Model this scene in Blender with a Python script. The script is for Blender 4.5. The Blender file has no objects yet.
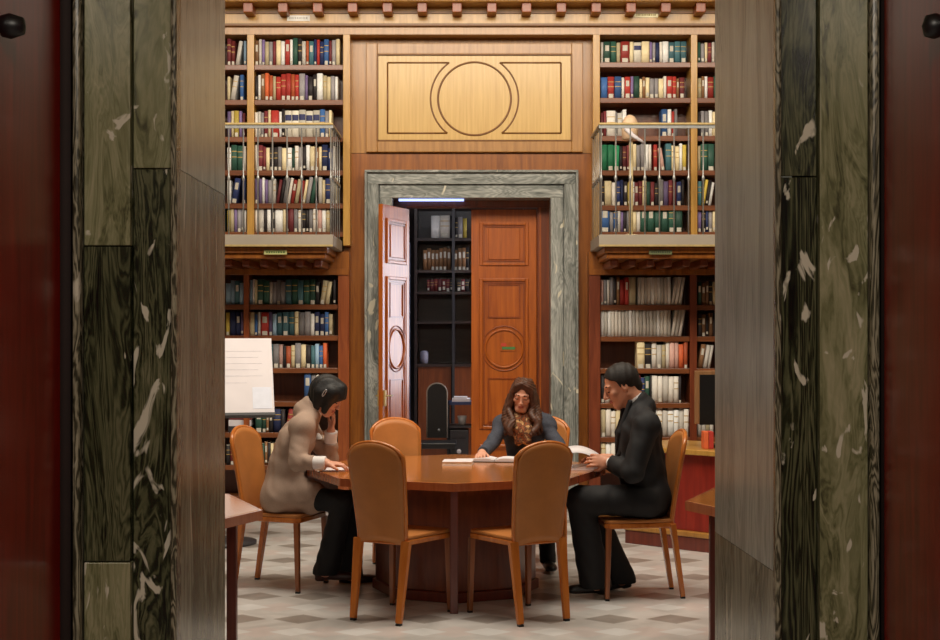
import bpy, math, random
import numpy as np
from mathutils import Vector, Matrix
PI = math.pi
random.seed(7)
S = bpy.context.scene
COL = S.collection

# ------------------------------------------------------------ camera, world, lights, exposure
FPX = 1400.0; CX = 470.0; HY = 331.0; EYE = 1.6
cd = bpy.data.cameras.new('camera'); cam = bpy.data.objects.new('camera', cd); COL.objects.link(cam)
cam.location = (0, 0, EYE); cam.rotation_euler = (PI/2, 0, 0)
cd.sensor_width = 36.0; cd.lens = FPX/940*36.0
cd.shift_y = 11.0/940; cd.clip_start = 0.05; cd.clip_end = 60
S.camera = cam
w = bpy.data.worlds.new('world'); S.world = w; w.use_nodes = True
w.node_tree.nodes['Background'].inputs[0].default_value = (0.8, 0.75, 0.7, 1)
w.node_tree.nodes['Background'].inputs[1].default_value = 0.05
S.view_settings.view_transform = 'Standard'; S.view_settings.look = 'None'
S.view_settings.gamma = 1.0; S.view_settings.use_curve_mapping = False
S.view_settings.exposure = 0.0
S.cycles.use_denoising = True
S.cycles.max_bounces = 8; S.cycles.diffuse_bounces = 4; S.cycles.glossy_bounces = 4
S.cycles.sample_clamp_indirect = 6.0
S.cycles.caustics_reflective = False; S.cycles.caustics_refractive = False

def area(name, loc, rot, sx, sy, power, color):
    l = bpy.data.lights.new(name, 'AREA'); l.shape = 'RECTANGLE'; l.size = sx; l.size_y = sy
    l.energy = power; l.color = color
    o = bpy.data.objects.new(name, l); o.location = loc; o.rotation_euler = rot; COL.objects.link(o)
    return o
LC = (1.0, 0.90, 0.745)
area('ceiling_light_bookcase', (0, 8.3, 5.1), (math.radians(50), 0, 0), 6.5, 1.2, 270, LC)
area('ceiling_light_room', (0, 7.4, 5.5), (0, 0, 0), 3.0, 1.6, 130, LC)
area('hall_light', (0, 0.6, 3.3), (math.radians(30), 0, 0), 1.4, 0.6, 52, (1.0, 0.90, 0.76))
area('back_room_light', (-0.2, 14.2, 3.3), (0, 0, 0), 1.0, 0.4, 16, (0.85, 0.9, 1.0))

# ------------------------------------------------------------ materials
MATS = {}
def lin(c):
    return tuple(((v/255)/12.92 if v/255 <= 0.04045 else ((v/255+0.055)/1.055)**2.4) for v in c)
def newmat(name):
    m = bpy.data.materials.new(name); m.use_nodes = True
    nt = m.node_tree; b = nt.nodes['Principled BSDF']
    return m, nt, b
def N(nt, t, **k):
    n = nt.nodes.new(t)
    for a, v in k.items(): setattr(n, a, v)
    return n
def ramp(nt, stops):
    r = N(nt, 'ShaderNodeValToRGB'); e = r.color_ramp.elements
    while len(e) < len(stops): e.new(0.5)
    for el, (p, c) in zip(e, stops): el.position = p; el.color = (*c, 1)
    return r
def plain(name, rgb, rough=0.5, metal=0.0, coat=0.0, noise=0.12, scale=30, bump=0.0):
    if name in MATS: return MATS[name]
    m, nt, b = newmat(name); c = lin(rgb)
    tc = N(nt, 'ShaderNodeTexCoord'); no = N(nt, 'ShaderNodeTexNoise'); no.inputs['Scale'].default_value = scale
    no.inputs['Detail'].default_value = 3
    nt.links.new(tc.outputs['Object'], no.inputs['Vector'])
    r = ramp(nt, [(0.3, tuple(v*(1-noise) for v in c)), (0.7, tuple(min(1, v*(1+noise)) for v in c))])
    nt.links.new(no.outputs['Fac'], r.inputs[0]); nt.links.new(r.outputs[0], b.inputs['Base Color'])
    b.inputs['Roughness'].default_value = rough; b.inputs['Metallic'].default_value = metal
    b.inputs['Coat Weight'].default_value = coat
    if bump:
        bp = N(nt, 'ShaderNodeBump'); bp.inputs['Strength'].default_value = bump; bp.inputs['Distance'].default_value = 0.003
        nt.links.new(no.outputs['Fac'], bp.inputs['Height']); nt.links.new(bp.outputs[0], b.inputs['Normal'])
    MATS[name] = m; return m
def wood(name, a, d, rough=0.35, scl=(14, 14, 1.2), coat=0.25):
    m, nt, b = newmat(name)
    tc = N(nt, 'ShaderNodeTexCoord'); mp = N(nt, 'ShaderNodeMapping'); mp.inputs['Scale'].default_value = scl
    no = N(nt, 'ShaderNodeTexNoise'); no.inputs['Scale'].default_value = 2.2; no.inputs['Detail'].default_value = 6
    no.inputs['Distortion'].default_value = 0.6
    r = ramp(nt, [(0.3, lin(d)), (0.7, lin(a))])
    L = nt.links.new
    L(tc.outputs['Object'], mp.inputs[0]); L(mp.outputs[0], no.inputs['Vector']); L(no.outputs['Fac'], r.inputs[0])
    L(r.outputs[0], b.inputs['Base Color'])
    b.inputs['Roughness'].default_value = rough; b.inputs['Coat Weight'].default_value = coat
    b.inputs['Coat Roughness'].default_value = 0.15
    MATS[name] = m; return m
def marble(name, cols, off=(0, 0, 0), wmix=0.55, scl=(6, 6, 1.3), white=0.62, dist=5.0, rough=0.25, wscale=3.0, wcol=(205, 198, 178), wdet=(7, 7, 3.0)):
    m, nt, b = newmat(name); L = nt.links.new
    tc = N(nt, 'ShaderNodeTexCoord'); mp = N(nt, 'ShaderNodeMapping')
    mp.inputs['Scale'].default_value = scl; mp.inputs['Location'].default_value = off
    L(tc.outputs['Object'], mp.inputs[0])
    n0 = N(nt, 'ShaderNodeTexNoise'); n0.inputs['Scale'].default_value = 0.9; n0.inputs['Detail'].default_value = 4; n0.inputs['Distortion'].default_value = 1.5
    L(mp.outputs[0], n0.inputs['Vector'])
    mx = N(nt, 'ShaderNodeMix', data_type='RGBA', blend_type='LINEAR_LIGHT'); mx.inputs[0].default_value = 0.9
    L(mp.outputs[0], mx.inputs[6]); L(n0.outputs['Color'], mx.inputs[7])
    wv = N(nt, 'ShaderNodeTexWave', wave_type='BANDS', bands_direction='X'); wv.inputs['Scale'].default_value = wscale
    wv.inputs['Distortion'].default_value = dist; wv.inputs['Detail'].default_value = 5; wv.inputs['Detail Scale'].default_value = 1.6
    wv.inputs['Detail Roughness'].default_value = 0.62
    L(mx.outputs[2], wv.inputs['Vector'])
    nb = N(nt, 'ShaderNodeTexNoise'); nb.inputs['Scale'].default_value = 1.7; nb.inputs['Detail'].default_value = 8; nb.inputs['Roughness'].default_value = 0.62; nb.inputs['Distortion'].default_value = 0.8
    L(mx.outputs[2], nb.inputs['Vector'])
    mxv = N(nt, 'ShaderNodeMix'); mxv.inputs[0].default_value = wmix; L(wv.outputs['Fac'], mxv.inputs[2]); L(nb.outputs['Fac'], mxv.inputs[3])
    r = ramp(nt, [(0.32, lin(cols[0])), (0.45, lin(cols[1])), (0.56, lin(cols[2])), (0.74, lin(cols[3]))])
    L(mxv.outputs[0], r.inputs[0])
    mp2 = N(nt, 'ShaderNodeMapping'); mp2.inputs['Scale'].default_value = wdet; mp2.inputs['Location'].default_value = (off[1]+3, off[0], off[2]*2+1)
    L(tc.outputs['Object'], mp2.inputs[0])
    n2 = N(nt, 'ShaderNodeTexNoise'); n2.inputs['Scale'].default_value = 1.0; n2.inputs['Detail'].default_value = 4; n2.inputs['Distortion'].default_value = 1.6
    n2.inputs['Roughness'].default_value = 0.45
    L(mp2.outputs[0], n2.inputs['Vector'])
    r2 = ramp(nt, [(white, (0, 0, 0)), (white+0.03, (1, 1, 1))]); L(n2.outputs['Fac'], r2.inputs[0])
    m2 = N(nt, 'ShaderNodeMix', data_type='RGBA'); L(r2.outputs[0], m2.inputs[0]); L(r.outputs[0], m2.inputs[6]); m2.inputs[7].default_value = (*lin(wcol), 1)
    L(m2.outputs[2], b.inputs['Base Color']); b.inputs['Roughness'].default_value = rough
    MATS[name] = m; return m
def emis(name, rgb, strength):
    m, nt, b = newmat(name)
    b.inputs['Base Color'].default_value = (0.8, 0.8, 0.8, 1)
    b.inputs['Emission Color'].default_value = (*lin(rgb), 1); b.inputs['Emission Strength'].default_value = strength
    MATS[name] = m; return m

GOLD = wood('golden_oak', (196, 150, 74), (172, 126, 54))
GOLDP = wood('golden_oak_panel', (212, 174, 100), (194, 154, 82), scl=(20, 20, 0.9))
PINKW = wood('oak_frame', (178, 130, 70), (154, 108, 54))
SURR = wood('warm_oak', (178, 128, 60), (150, 102, 42))
SURR2 = wood('shaded_panelling', (158, 94, 28), (122, 66, 15))  # surround wood with the shade of the lower zone put into its colour
DARKW = wood('walnut_shelf', (132, 76, 40), (104, 56, 28), scl=(1.2, 14, 14))
BACKW = wood('shelf_back', (110, 58, 30), (84, 42, 22))
BEAD = plain('bead_brown', (124, 82, 38), 0.4)
DOORW = wood('door_cherry', (176, 92, 22), (144, 68, 12), rough=0.35, coat=0.1)
DOORB = wood('door_moulding', (150, 70, 16), (120, 54, 14), rough=0.35, coat=0.1)
LINING = wood('lining_dark', (128, 62, 26), (96, 42, 18))
CHAIRW = wood('chair_beech', (202, 122, 54), (178, 98, 38), rough=0.25)
LEGD = wood('chair_leg_shaded', (150, 88, 46), (122, 66, 30), rough=0.3)  # front legs: their backlit darkness is put into the wood colour
LEATH = plain('tan_leather', (180, 114, 56), 0.5, noise=0.1, scale=9)
TABLEW = wood('table_cherry', (194, 124, 58), (168, 98, 40), rough=0.16, scl=(1.5, 12, 12), coat=0.5)
TEDGE = wood('table_edge', (170, 96, 60), (146, 76, 44), rough=0.2, coat=0.6)
TDARK = wood('table_base', (120, 56, 26), (92, 38, 18))
TLEG = wood('table_leg', (112, 46, 30), (84, 32, 22))
REDW = wood('mahogany_leaf', (140, 26, 12), (104, 14, 8), rough=0.3)
REDP = wood('desk_red_panel', (150, 44, 30), (120, 28, 20), rough=0.3)
PLAST = plain('plaster', (205, 180, 140), 0.8, noise=0.05)
SLABM = plain('balcony_grey', (150, 140, 126), 0.6, noise=0.06, scale=4)
RAILM = plain('pale_brass', (190, 165, 112), 0.35, metal=0.3)
STEEL = plain('baluster_grey', (150, 150, 148), 0.35, metal=0.5)
BLACK = plain('black_plastic', (16, 16, 18), 0.4)
WHITEP = plain('white_paper', (222, 216, 220), 0.7, noise=0.04, scale=5)
DKGREY = plain('dark_grey', (52, 50, 54), 0.5)
CREAM = plain('cream_page', (232, 222, 200), 0.8)
SKIN = plain('skin', (206, 146, 118), 0.5, noise=0.06, scale=40)
SKIN2 = plain('skin_fair', (214, 156, 130), 0.5, noise=0.06, scale=40)
LIP = plain('lip', (176, 96, 86), 0.45)
LASH = plain('lash', (38, 24, 20), 0.6)
HAIRB = plain('hair_black', (12, 10, 12), 0.6, noise=0.35, scale=60, bump=0.6)
HAIRD = plain('hair_dark_brown', (26, 19, 16), 0.7, noise=0.35, scale=70, bump=0.6)
HAIRC = plain('hair_chestnut', (76, 44, 28), 0.55, noise=0.45, scale=45, bump=0.8)
SUIT = plain('suit_black', (15, 15, 20), 0.75, noise=0.15, scale=200)
TROUS = plain('trouser_black', (14, 14, 18), 0.8, noise=0.15, scale=200)
COAT = plain('coat_beige', (164, 140, 124), 0.85, noise=0.08, scale=150)
TWEED = plain('jacket_slate', (62, 66, 78), 0.85, noise=0.35, scale=160)
SHIRT = plain('shirt_white', (226, 222, 222), 0.7, noise=0.03)
KNIT = plain('blouse_black', (26, 24, 30), 0.8)
SHOEM = plain('shoe_black', (20, 16, 16), 0.35)
SHOEB = plain('shoe_brown', (52, 24, 22), 0.4)
def scarfmat():
    m, nt, b = newmat('scarf_pattern'); L = nt.links.new
    tc = N(nt, 'ShaderNodeTexCoord'); v = N(nt, 'ShaderNodeTexVoronoi'); v.inputs['Scale'].default_value = 26
    n = N(nt, 'ShaderNodeTexNoise'); n.inputs['Scale'].default_value = 34
    L(tc.outputs['Object'], n.inputs['Vector']); L(n.outputs['Color'], v.inputs['Vector'])
    r = ramp(nt, [(0.3, lin((60, 40, 30))), (0.42, lin((150, 84, 44))), (0.52, lin((70, 46, 40))), (0.6, lin((196, 150, 100)))])
    L(n.outputs['Fac'], r.inputs[0]); L(r.outputs[0], b.inputs['Base Color']); b.inputs['Roughness'].default_value = 0.9
    return m
SCARF = scarfmat()
def floormat():
    m, nt, b = newmat('marble_floor'); L = nt.links.new
    tc = N(nt, 'ShaderNodeTexCoord'); sp = N(nt, 'ShaderNodeSeparateXYZ'); L(tc.outputs['Object'], sp.inputs[0])
    def mth(op, a, bb=None, c=None):
        n = N(nt, 'ShaderNodeMath', operation=op)
        for i, v in enumerate((a, bb, c)):
            if v is None: continue
            if isinstance(v, (int, float)): n.inputs[i].default_value = v
            else: L(v, n.inputs[i])
        return n.outputs[0]
    PX, PY = 0.345, 0.664
    x0, y0 = 0.12-PX/2+0.0, 1.6*FPX/(619-HY)
    def cell(v, p, o):
        t = mth('DIVIDE', mth('SUBTRACT', v, o), p)
        return mth('ABSOLUTE', mth('SUBTRACT', mth('FRACT', mth('ADD', t, 0.5)), 0.5))   # 0 centre .. 0.5
    def dia(ox, oy, rx, ry):
        ax = mth('MULTIPLY', cell(sp.outputs[0], PX, ox), PX/rx); ay = mth('MULTIPLY', cell(sp.outputs[1], PY, oy), PY/ry)
        return mth('LESS_THAN', mth('ADD', ax, ay), 1.0)
    d1 = dia(0.095, y0, 0.155, 0.125); d2 = dia(0.095+PX/2, y0+PY/2, 0.16, 0.14)
    d3 = dia(0.095, y0+PY/2, 0.13, 0.10)
    n = N(nt, 'ShaderNodeTexNoise'); n.inputs['Scale'].default_value = 3.5; n.inputs['Detail'].default_value = 6; n.inputs['Distortion'].default_value = 1.0
    L(tc.outputs['Object'], n.inputs['Vector'])
    base = ramp(nt, [(0.3, lin((182, 179, 176))), (0.7, lin((212, 209, 206)))]); L(n.outputs['Fac'], base.inputs[0])
    dark = ramp(nt, [(0.3, lin((134, 126, 120))), (0.7, lin((162, 154, 148)))]); L(n.outputs['Fac'], dark.inputs[0])
    pink = ramp(nt, [(0.3, lin((190, 180, 176))), (0.7, lin((216, 206, 202)))]); L(n.outputs['Fac'], pink.inputs[0])
    pale = ramp(nt, [(0.3, lin((204, 204, 202))), (0.7, lin((226, 226, 226)))]); L(n.outputs['Fac'], pale.inputs[0])
    cur = base.outputs[0]
    for f, c in ((d2, pink), (d3, pale), (d1, dark)):
        mx = N(nt, 'ShaderNodeMix', data_type='RGBA'); L(f, mx.inputs[0]); L(cur, mx.inputs[6]); L(c.outputs[0], mx.inputs[7]); cur = mx.outputs[2]
    L(cur, b.inputs['Base Color']); b.inputs['Roughness'].default_value = 0.3
    return m
FLOORM = floormat()
OL = [(66, 66, 44), (116, 116, 82), (142, 140, 106), (172, 164, 132)]
DK = [(8, 9, 6), (38, 42, 26), (84, 86, 60), (124, 120, 94)]
GR = [(130, 138, 132), (156, 163, 156), (174, 181, 174), (192, 200, 192)]
def mb(name, cols, off, **k): return marble(name, cols, off, **k)
MA = [mb('cipollino_a', OL, (0, 0, 0), white=0.63, wmix=0.93, wdet=(12, 12, 6)), mb('cipollino_b', OL, (4, 7, 3), white=0.60, dist=8, wmix=0.9, wdet=(14, 14, 5)),
      mb('cipollino_c', DK, (9, 2, 5), white=0.66, dist=3, wmix=0.88, wdet=(13, 13, 4)), mb('cipollino_d', DK, (2, 5, 8), white=0.60, dist=9, wmix=0.85, wdet=(13, 13, 5)),
      mb('cipollino_e', DK, (12, 3, 1), white=0.64, dist=4, scl=(8, 8, 0.8), wmix=0.82, wdet=(12, 12, 4)), mb('cipollino_f', OL, (7, 11, 2), white=0.615, dist=7, wmix=0.92, wdet=(13, 13, 6))]
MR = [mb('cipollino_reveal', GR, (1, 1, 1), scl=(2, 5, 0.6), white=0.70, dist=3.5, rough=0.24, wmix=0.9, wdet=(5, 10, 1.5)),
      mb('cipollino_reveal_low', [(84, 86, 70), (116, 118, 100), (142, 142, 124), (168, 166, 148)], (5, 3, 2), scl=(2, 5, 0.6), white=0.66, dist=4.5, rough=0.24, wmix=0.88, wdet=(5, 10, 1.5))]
MBEAD = mb('cipollino_bead', [(60, 58, 44), (100, 96, 78), (128, 122, 100), (156, 150, 128)], (3, 3, 3), white=0.66)
MFAR = mb('green_marble_far', [(88, 92, 88), (124, 127, 122), (146, 148, 143), (192, 193, 186)], (2, 8, 4), scl=(4, 4, 0.9), white=0.66, rough=0.3, wmix=0.85)
MFARX = mb('green_marble_lintel', [(88, 92, 88), (124, 127, 122), (146, 148, 143), (192, 193, 186)], (6, 1, 4), scl=(0.9, 4, 5), white=0.66, rough=0.3, wmix=0.85)

# ------------------------------------------------------------ mesh helpers
class MB:
    def __init__(s): s.v = []; s.f = []; s.m = []; s.sm = []
    def quad_faces(s, fs, mi=0, smooth=False):
        for f in fs: s.f.append(f); s.m.append(mi); s.sm.append(smooth)
    def hexa(s, P, mi=0):   # 8 points: bottom 4 ccw, top 4 ccw
        b = len(s.v); s.v += [tuple(p) for p in P]
        s.quad_faces([(b+3, b+2, b+1, b), (b+4, b+5, b+6, b+7), (b, b+1, b+5, b+4), (b+1, b+2, b+6, b+5), (b+2, b+3, b+7, b+6), (b+3, b, b+4, b+7)], mi)
        return s
    def box(s, x0, x1, y0, y1, z0, z1, mi=0):
        return s.hexa([(x0, y0, z0), (x1, y0, z0), (x1, y1, z0), (x0, y1, z0), (x0, y0, z1), (x1, y0, z1), (x1, y1, z1), (x0, y1, z1)], mi)
    def bar(s, a, b, wa, wb, ref=(0, 1, 0), mi=0):     # tapered bar, wa=(w,d) at a
        a = Vector(a); b = Vector(b); d = (b-a).normalized(); r = Vector(ref); x = d.cross(r).normalized(); y = x.cross(d).normalized()
        P = []
        for c, (w_, h_) in ((a, wa), (b, wb)):
            for sx, sy in ((-1, -1), (1, -1), (1, 1), (-1, 1)): P.append(c + x*sx*w_/2 + y*sy*h_/2)
        return s.hexa(P, mi)
    def lathe(s, prof, c=(0, 0, 0), seg=24, axis='Z', mi=0, smooth=True):   # prof [(r,z)]
        b = len(s.v)
        for r, z in prof:
            for i in range(seg):
                t = 2*PI*i/seg; x, y = r*math.cos(t), r*math.sin(t)
                p = (x, y, z) if axis == 'Z' else ((x, z, y) if axis == 'Y' else (z, x, y))
                s.v.append((p[0]+c[0], p[1]+c[1], p[2]+c[2]))
        n = len(prof)
        for j in range(n-1):
            s.quad_faces([(b+j*seg+i, b+j*seg+(i+1) % seg, b+(j+1)*seg+(i+1) % seg, b+(j+1)*seg+i) for i in range(seg)], mi, smooth)
        s.quad_faces([tuple(b+i for i in range(seg))[::-1], tuple(b+(n-1)*seg+i for i in range(seg))], mi)
        return s
    def tube(s, pts, r, seg=10, mi=0, closed=False):
        pts = [Vector(p) for p in pts]; n = len(pts); b = len(s.v)
        up = None
        for i, p in enumerate(pts):
            if closed: d = pts[(i+1) % n]-pts[i-1]
            else: d = pts[min(i+1, n-1)]-pts[max(i-1, 0)]
            d.normalize()
            if up is None: up = d.orthogonal().normalized()
            x = (up-d*up.dot(d)).normalized(); up = x; y = d.cross(x)
            rr = r[i] if isinstance(r, (list, tuple)) else r
            for k in range(seg):
                t = 2*PI*k/seg; s.v.append(tuple(p+x*rr*math.cos(t)+y*rr*math.sin(t)))
        for i in range(n if closed else n-1):
            j = (i+1) % n
            s.quad_faces([(b+i*seg+k, b+i*seg+(k+1) % seg, b+j*seg+(k+1) % seg, b+j*seg+k) for k in range(seg)], mi, True)
        if not closed: s.quad_faces([tuple(b+k for k in range(seg))[::-1], tuple(b+(n-1)*seg+k for k in range(seg))], mi)
        return s
    def prism(s, poly, z0, z1, mi=0):
        b = len(s.v); n = len(poly)
        s.v += [(x, y, z0) for x, y in poly]+[(x, y, z1) for x, y in poly]
        s.quad_faces([tuple(b+i for i in range(n))[::-1], tuple(b+n+i for i in range(n))], mi)
        s.quad_faces([(b+i, b+(i+1) % n, b+n+(i+1) % n, b+n+i) for i in range(n)], mi)
        return s
    def obj(s, name, mats, parent=None, loc=(0, 0, 0), bevel=0.0, rotz=0):
        me = bpy.data.meshes.new(name); me.from_pydata(s.v, [], s.f); me.update()
        if not isinstance(mats, (list, tuple)): mats = [mats]
        for m in mats: me.materials.append(m)
        me.polygons.foreach_set('material_index', s.m); me.polygons.foreach_set('use_smooth', s.sm)
        o = bpy.data.objects.new(name, me); COL.objects.link(o); o.location = loc; o.rotation_euler = (0, 0, rotz)
        if parent: o.parent = parent
        if bevel:
            md = o.modifiers.new('b', 'BEVEL'); md.width = bevel; md.segments = 2; md.limit_method = 'ANGLE'
        return o
def tag(o, label=None, cat=None, group=None, kind=None):
    if label: o['label'] = label
    if cat: o['category'] = cat
    if group: o['group'] = group
    if kind: o['kind'] = kind
    return o
def thing(name, label, cat, loc=(0, 0, 0), rotz=0, group=None):
    o = bpy.data.objects.new(name, None); COL.objects.link(o); o.location = loc; o.rotation_euler = (0, 0, rotz)
    o.empty_display_size = 0.1
    return tag(o, label, cat, group)
def struct(name, b, m, parent=None, **k):
    o = b.obj(name, m, parent, **k)
    if parent is None: o['kind'] = 'structure'
    return o
def senv(name, loc=(0, 0, 0), rotz=0):
    o = bpy.data.objects.new(name, None); COL.objects.link(o); o.location = loc; o.rotation_euler = (0, 0, rotz); o['kind'] = 'structure'
    return o
def copy_tree(o, loc, rotz, label):
    r = o.copy(); COL.objects.link(r); r.location = loc; r.rotation_euler = (0, 0, rotz); r['label'] = label
    for ch in list(o.children):
        c = ch.copy(); COL.objects.link(c); c.parent = r
        for g in list(ch.children):
            d = g.copy(); COL.objects.link(d); d.parent = c
    return r
def X(px, Y): return (px-CX)*Y/FPX
def Z(py, Y): return EYE-(py-HY)*Y/FPX
def P(px, py, Y): return np.array([X(px, Y), Y, Z(py, Y)])

# ------------------------------------------------------------ room shell
struct('floor', MB().box(-4.8, 4.8, -2.2, 17.5, -0.1, 0), FLOORM)
struct('ceiling', MB().box(-4.8, 4.8, 3.9, 13.2, 5.6, 5.7), PLAST)
SIDEW = plain('side_wall', (128, 112, 92), 0.7)
struct('wall_left', MB().box(-4.8, -4.6, 4.5, 13.2, 0, 5.6), SIDEW)
struct('wall_right', MB().box(4.6, 4.8, 4.5, 13.2, 0, 5.6), SIDEW)
YN, YF = 3.8, 4.57       # the near doorway: front face and room side
XL, XR = X(177, YN), X(775, YN)
XLf, XRf = X(225, YF), X(715, YF)
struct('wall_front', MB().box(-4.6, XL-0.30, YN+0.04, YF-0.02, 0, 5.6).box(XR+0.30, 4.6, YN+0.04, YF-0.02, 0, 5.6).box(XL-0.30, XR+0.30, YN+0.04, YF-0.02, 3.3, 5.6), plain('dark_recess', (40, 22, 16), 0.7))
struct('wall_hall_left', MB().box(-1.9, -1.8, -2.2, 3.84, 0, 3.6), REDW)
struct('wall_hall_right', MB().box(1.8, 1.9, -2.2, 3.84, 0, 3.6), REDW)
struct('wall_hall_back', MB().box(-1.9, 1.9, -2.3, -2.2, 0, 3.6), REDW)
struct('ceiling_hall', MB().box(-1.9, 1.9, -2.3, 3.84, 3.6, 3.7), PLAST)

# near marble door surround: each jamb one structure with slabs as parts
def jamb(name, side):
    s = side
    root = senv(name)
    def px(a): return X(a, YN)
    if s < 0: strips = [('bead', 75, 82, 0.0), ('A', 84, 130, 0.0), ('B', 132, 171, 0.025), ('edge', 171, 177, 0.0)]
    else: strips = [('edge', 775, 781, 0.0), ('B', 781, 818, 0.025), ('A', 820, 868, 0.0), ('bead', 869, 877, 0.0)]
    for k, a, b, rec in strips:
        x0, x1 = px(a), px(b)
        if k == 'bead': MB().box(x0, x1, YN-0.03, YF-0.05, 0, 3.3).obj('marble_bead', MBEAD, root, bevel=0.008)
        elif k == 'edge': MB().box(x0, x1, YN-0.012, YN+0.06, 0, 3.1).obj('marble_bead', MBEAD, root, bevel=0.01)
        else:
            zj = {('A', -1): [0, Z(562, YN), Z(246, YN), 3.3], ('B', -1): [0, Z(168, YN), 3.2],
                  ('A', 1): [0, 3.3], ('B', 1): [0, Z(176, YN), 3.2]}[(k, s)]
            mm = {('A', -1): [MA[1], MA[2], MA[0]], ('B', -1): [MA[3], MA[0]], ('A', 1): [MA[5]], ('B', 1): [MA[4], MA[2]]}[(k, s)]
            for i in range(len(zj)-1):
                g = 0.0015
                MB().box(x0, x1, YN+rec*0.6, YF-0.05, zj[i]+(g if i else 0), zj[i+1]-g).obj('marble_slab', mm[i], root, bevel=0.003)
    xi, xo = (XL, XLf) if s < 0 else (XR, XRf)
    # reveal slabs (two courses), slightly splayed like the pictured opening
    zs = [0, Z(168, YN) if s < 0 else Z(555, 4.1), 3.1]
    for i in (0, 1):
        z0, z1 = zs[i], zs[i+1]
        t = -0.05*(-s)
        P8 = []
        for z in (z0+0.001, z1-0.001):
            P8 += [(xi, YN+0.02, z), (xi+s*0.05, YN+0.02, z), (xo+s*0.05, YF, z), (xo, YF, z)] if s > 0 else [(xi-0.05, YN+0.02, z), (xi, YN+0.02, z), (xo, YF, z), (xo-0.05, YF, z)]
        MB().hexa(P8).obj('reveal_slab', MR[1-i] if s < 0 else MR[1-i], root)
    x0, x1 = (px(82), XL-0.0) if s < 0 else (XR, px(869))
    return root
jamb('trim_1', -1); jamb('trim_2', 1)
r = senv('trim_3')
MB().box(XL-0.28, XR+0.28, YN-0.01, YF, 3.1, 3.32).obj('marble_lintel', MA[0], r)

# mahogany leaves folded back into the hall
def hall_leaf(name, s):
    root = senv(name, (s*1.10+(0.012 if s > 0 else 0), 3.76, 0), 0)
    x = lambda a, b: (min(s*a, s*b), max(s*a, s*b))
    x0, x1 = x(0, 0.06)
    MB().box(x0, x1, -0.95, 0, 0.01, 2.95).obj('leaf_board', REDW, root, bevel=0.004)
    h = MB().lathe([(0.001, -0.03), (0.025, -0.02), (0.03, 0), (0.02, 0.03), (0.001, 0.035)], (s*-0.03, -0.50, 2.31), seg=16, axis='X')
    h.obj('door_hook', BLACK, root)
    return root
hall_leaf('door_3', -1); hall_leaf('door_4', 1)

# back wall with the doorway
YB = 12.45     # bookcase plane
YG = 11.62     # balcony front
YW = 12.62     # oak surround plane
OXL, OXR, OZ = -0.70, 0.72, 2.82
wb = MB()
wb.box(-4.6, OXL-0.02, 12.80, 13.0, 0, 5.6).box(OXR+0.02, 4.6, 12.80, 13.0, 0, 5.6).box(OXL-0.02, OXR+0.02, 12.80, 13.0, OZ+0.02, 5.6)
struct('wall_back', wb, PLAST)
sx0, sx1 = X(349.5, YB), X(593, YB)
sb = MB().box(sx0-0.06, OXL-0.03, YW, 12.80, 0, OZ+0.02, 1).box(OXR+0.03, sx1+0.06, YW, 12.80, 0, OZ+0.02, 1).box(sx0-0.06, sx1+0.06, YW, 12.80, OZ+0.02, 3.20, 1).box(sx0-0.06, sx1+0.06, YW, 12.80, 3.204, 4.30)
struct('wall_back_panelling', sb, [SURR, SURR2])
# cornice
tr = senv('trim_4')
MB().box(-4.6, 4.6, YB-0.03, 12.8, Z(26, 12.42), 4.47).obj('frieze', GOLD, tr)
MB().box(-4.6, 4.6, YB-0.045, YB-0.03, Z(11.5, 12.42)-0.02, Z(11.5, 12.42)).box(-4.6, 4.6, YB-0.05, YB-0.03, Z(26, 12.42), Z(26, 12.42)+0.02).obj('frieze_bead', BEAD, tr)
MB().box(-4.6, 4.6, YB-0.005, 12.8, Z(34.5, YB), Z(26, YB)).obj('top_rail', PINKW, tr)
MB().box(-4.6, 4.6, 12.2, 12.8, 4.47, 4.55).box(-4.6, 4.6, 11.95, 12.8, 4.53, 4.62).box(-4.6, 4.6, 11.85, 12.8, 4.62, 4.72).obj('cornice_moulding', SURR, tr, bevel=0.01)
for px_ in [212+34.85*i for i in range(-3, 18)]:
    xx = X(px_+1, 12.25)
    MB().box(xx-0.042, xx+0.042, 12.24, 12.42, 4.388, 4.475).obj('dentil', DOORB, tr, bevel=0.006)
# panel over the door
tp = senv('trim_5')
def ring(m, x0, x1, z0, z1, w_, y0, y1, mi=0):
    m.box(x0, x0+w_, y0, y1, z0, z1, mi).box(x1-w_, x1, y0, y1, z0, z1, mi).box(x0+w_, x1-w_, y0, y1, z0, z0+w_, mi).box(x0+w_, x1-w_, y0, y1, z1-w_, z1, mi); return m
yq = 12.58
px0, px1, pz0, pz1 = X(366, yq), X(583, yq), Z(152, yq), Z(43, yq)
ring(MB(), px0, px1, pz0, pz1, 0.10, yq, YW).obj('panel_frame', PINKW, tp, bevel=0.006)
ring(MB(), px0+0.098, px1-0.098, pz0+0.098, pz1-0.098, 0.012, yq-0.008, YW).obj('panel_bead', BEAD, tp, bevel=0.004)
MB().box(px0+0.1, px1-0.1, yq+0.012, YW, pz0+0.1, pz1-0.1).obj('panel_field', GOLDP, tp)
cxp, czp = X(474.5, yq), Z(98.5, yq); R1, R2 = 36.5*yq/FPX, 44*yq/FPX
yb = yq+0.010
circ = MB(); circ.tube([(cxp+R1*math.cos(t), yb, czp+R1*math.sin(t)) for t in [2*PI*i/64 for i in range(64)]], 0.009, closed=True, seg=8)
circ.obj('circle_bead', BEAD, tp)
zt, zb_ = Z(62.5, yq), Z(133, yq)
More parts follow.
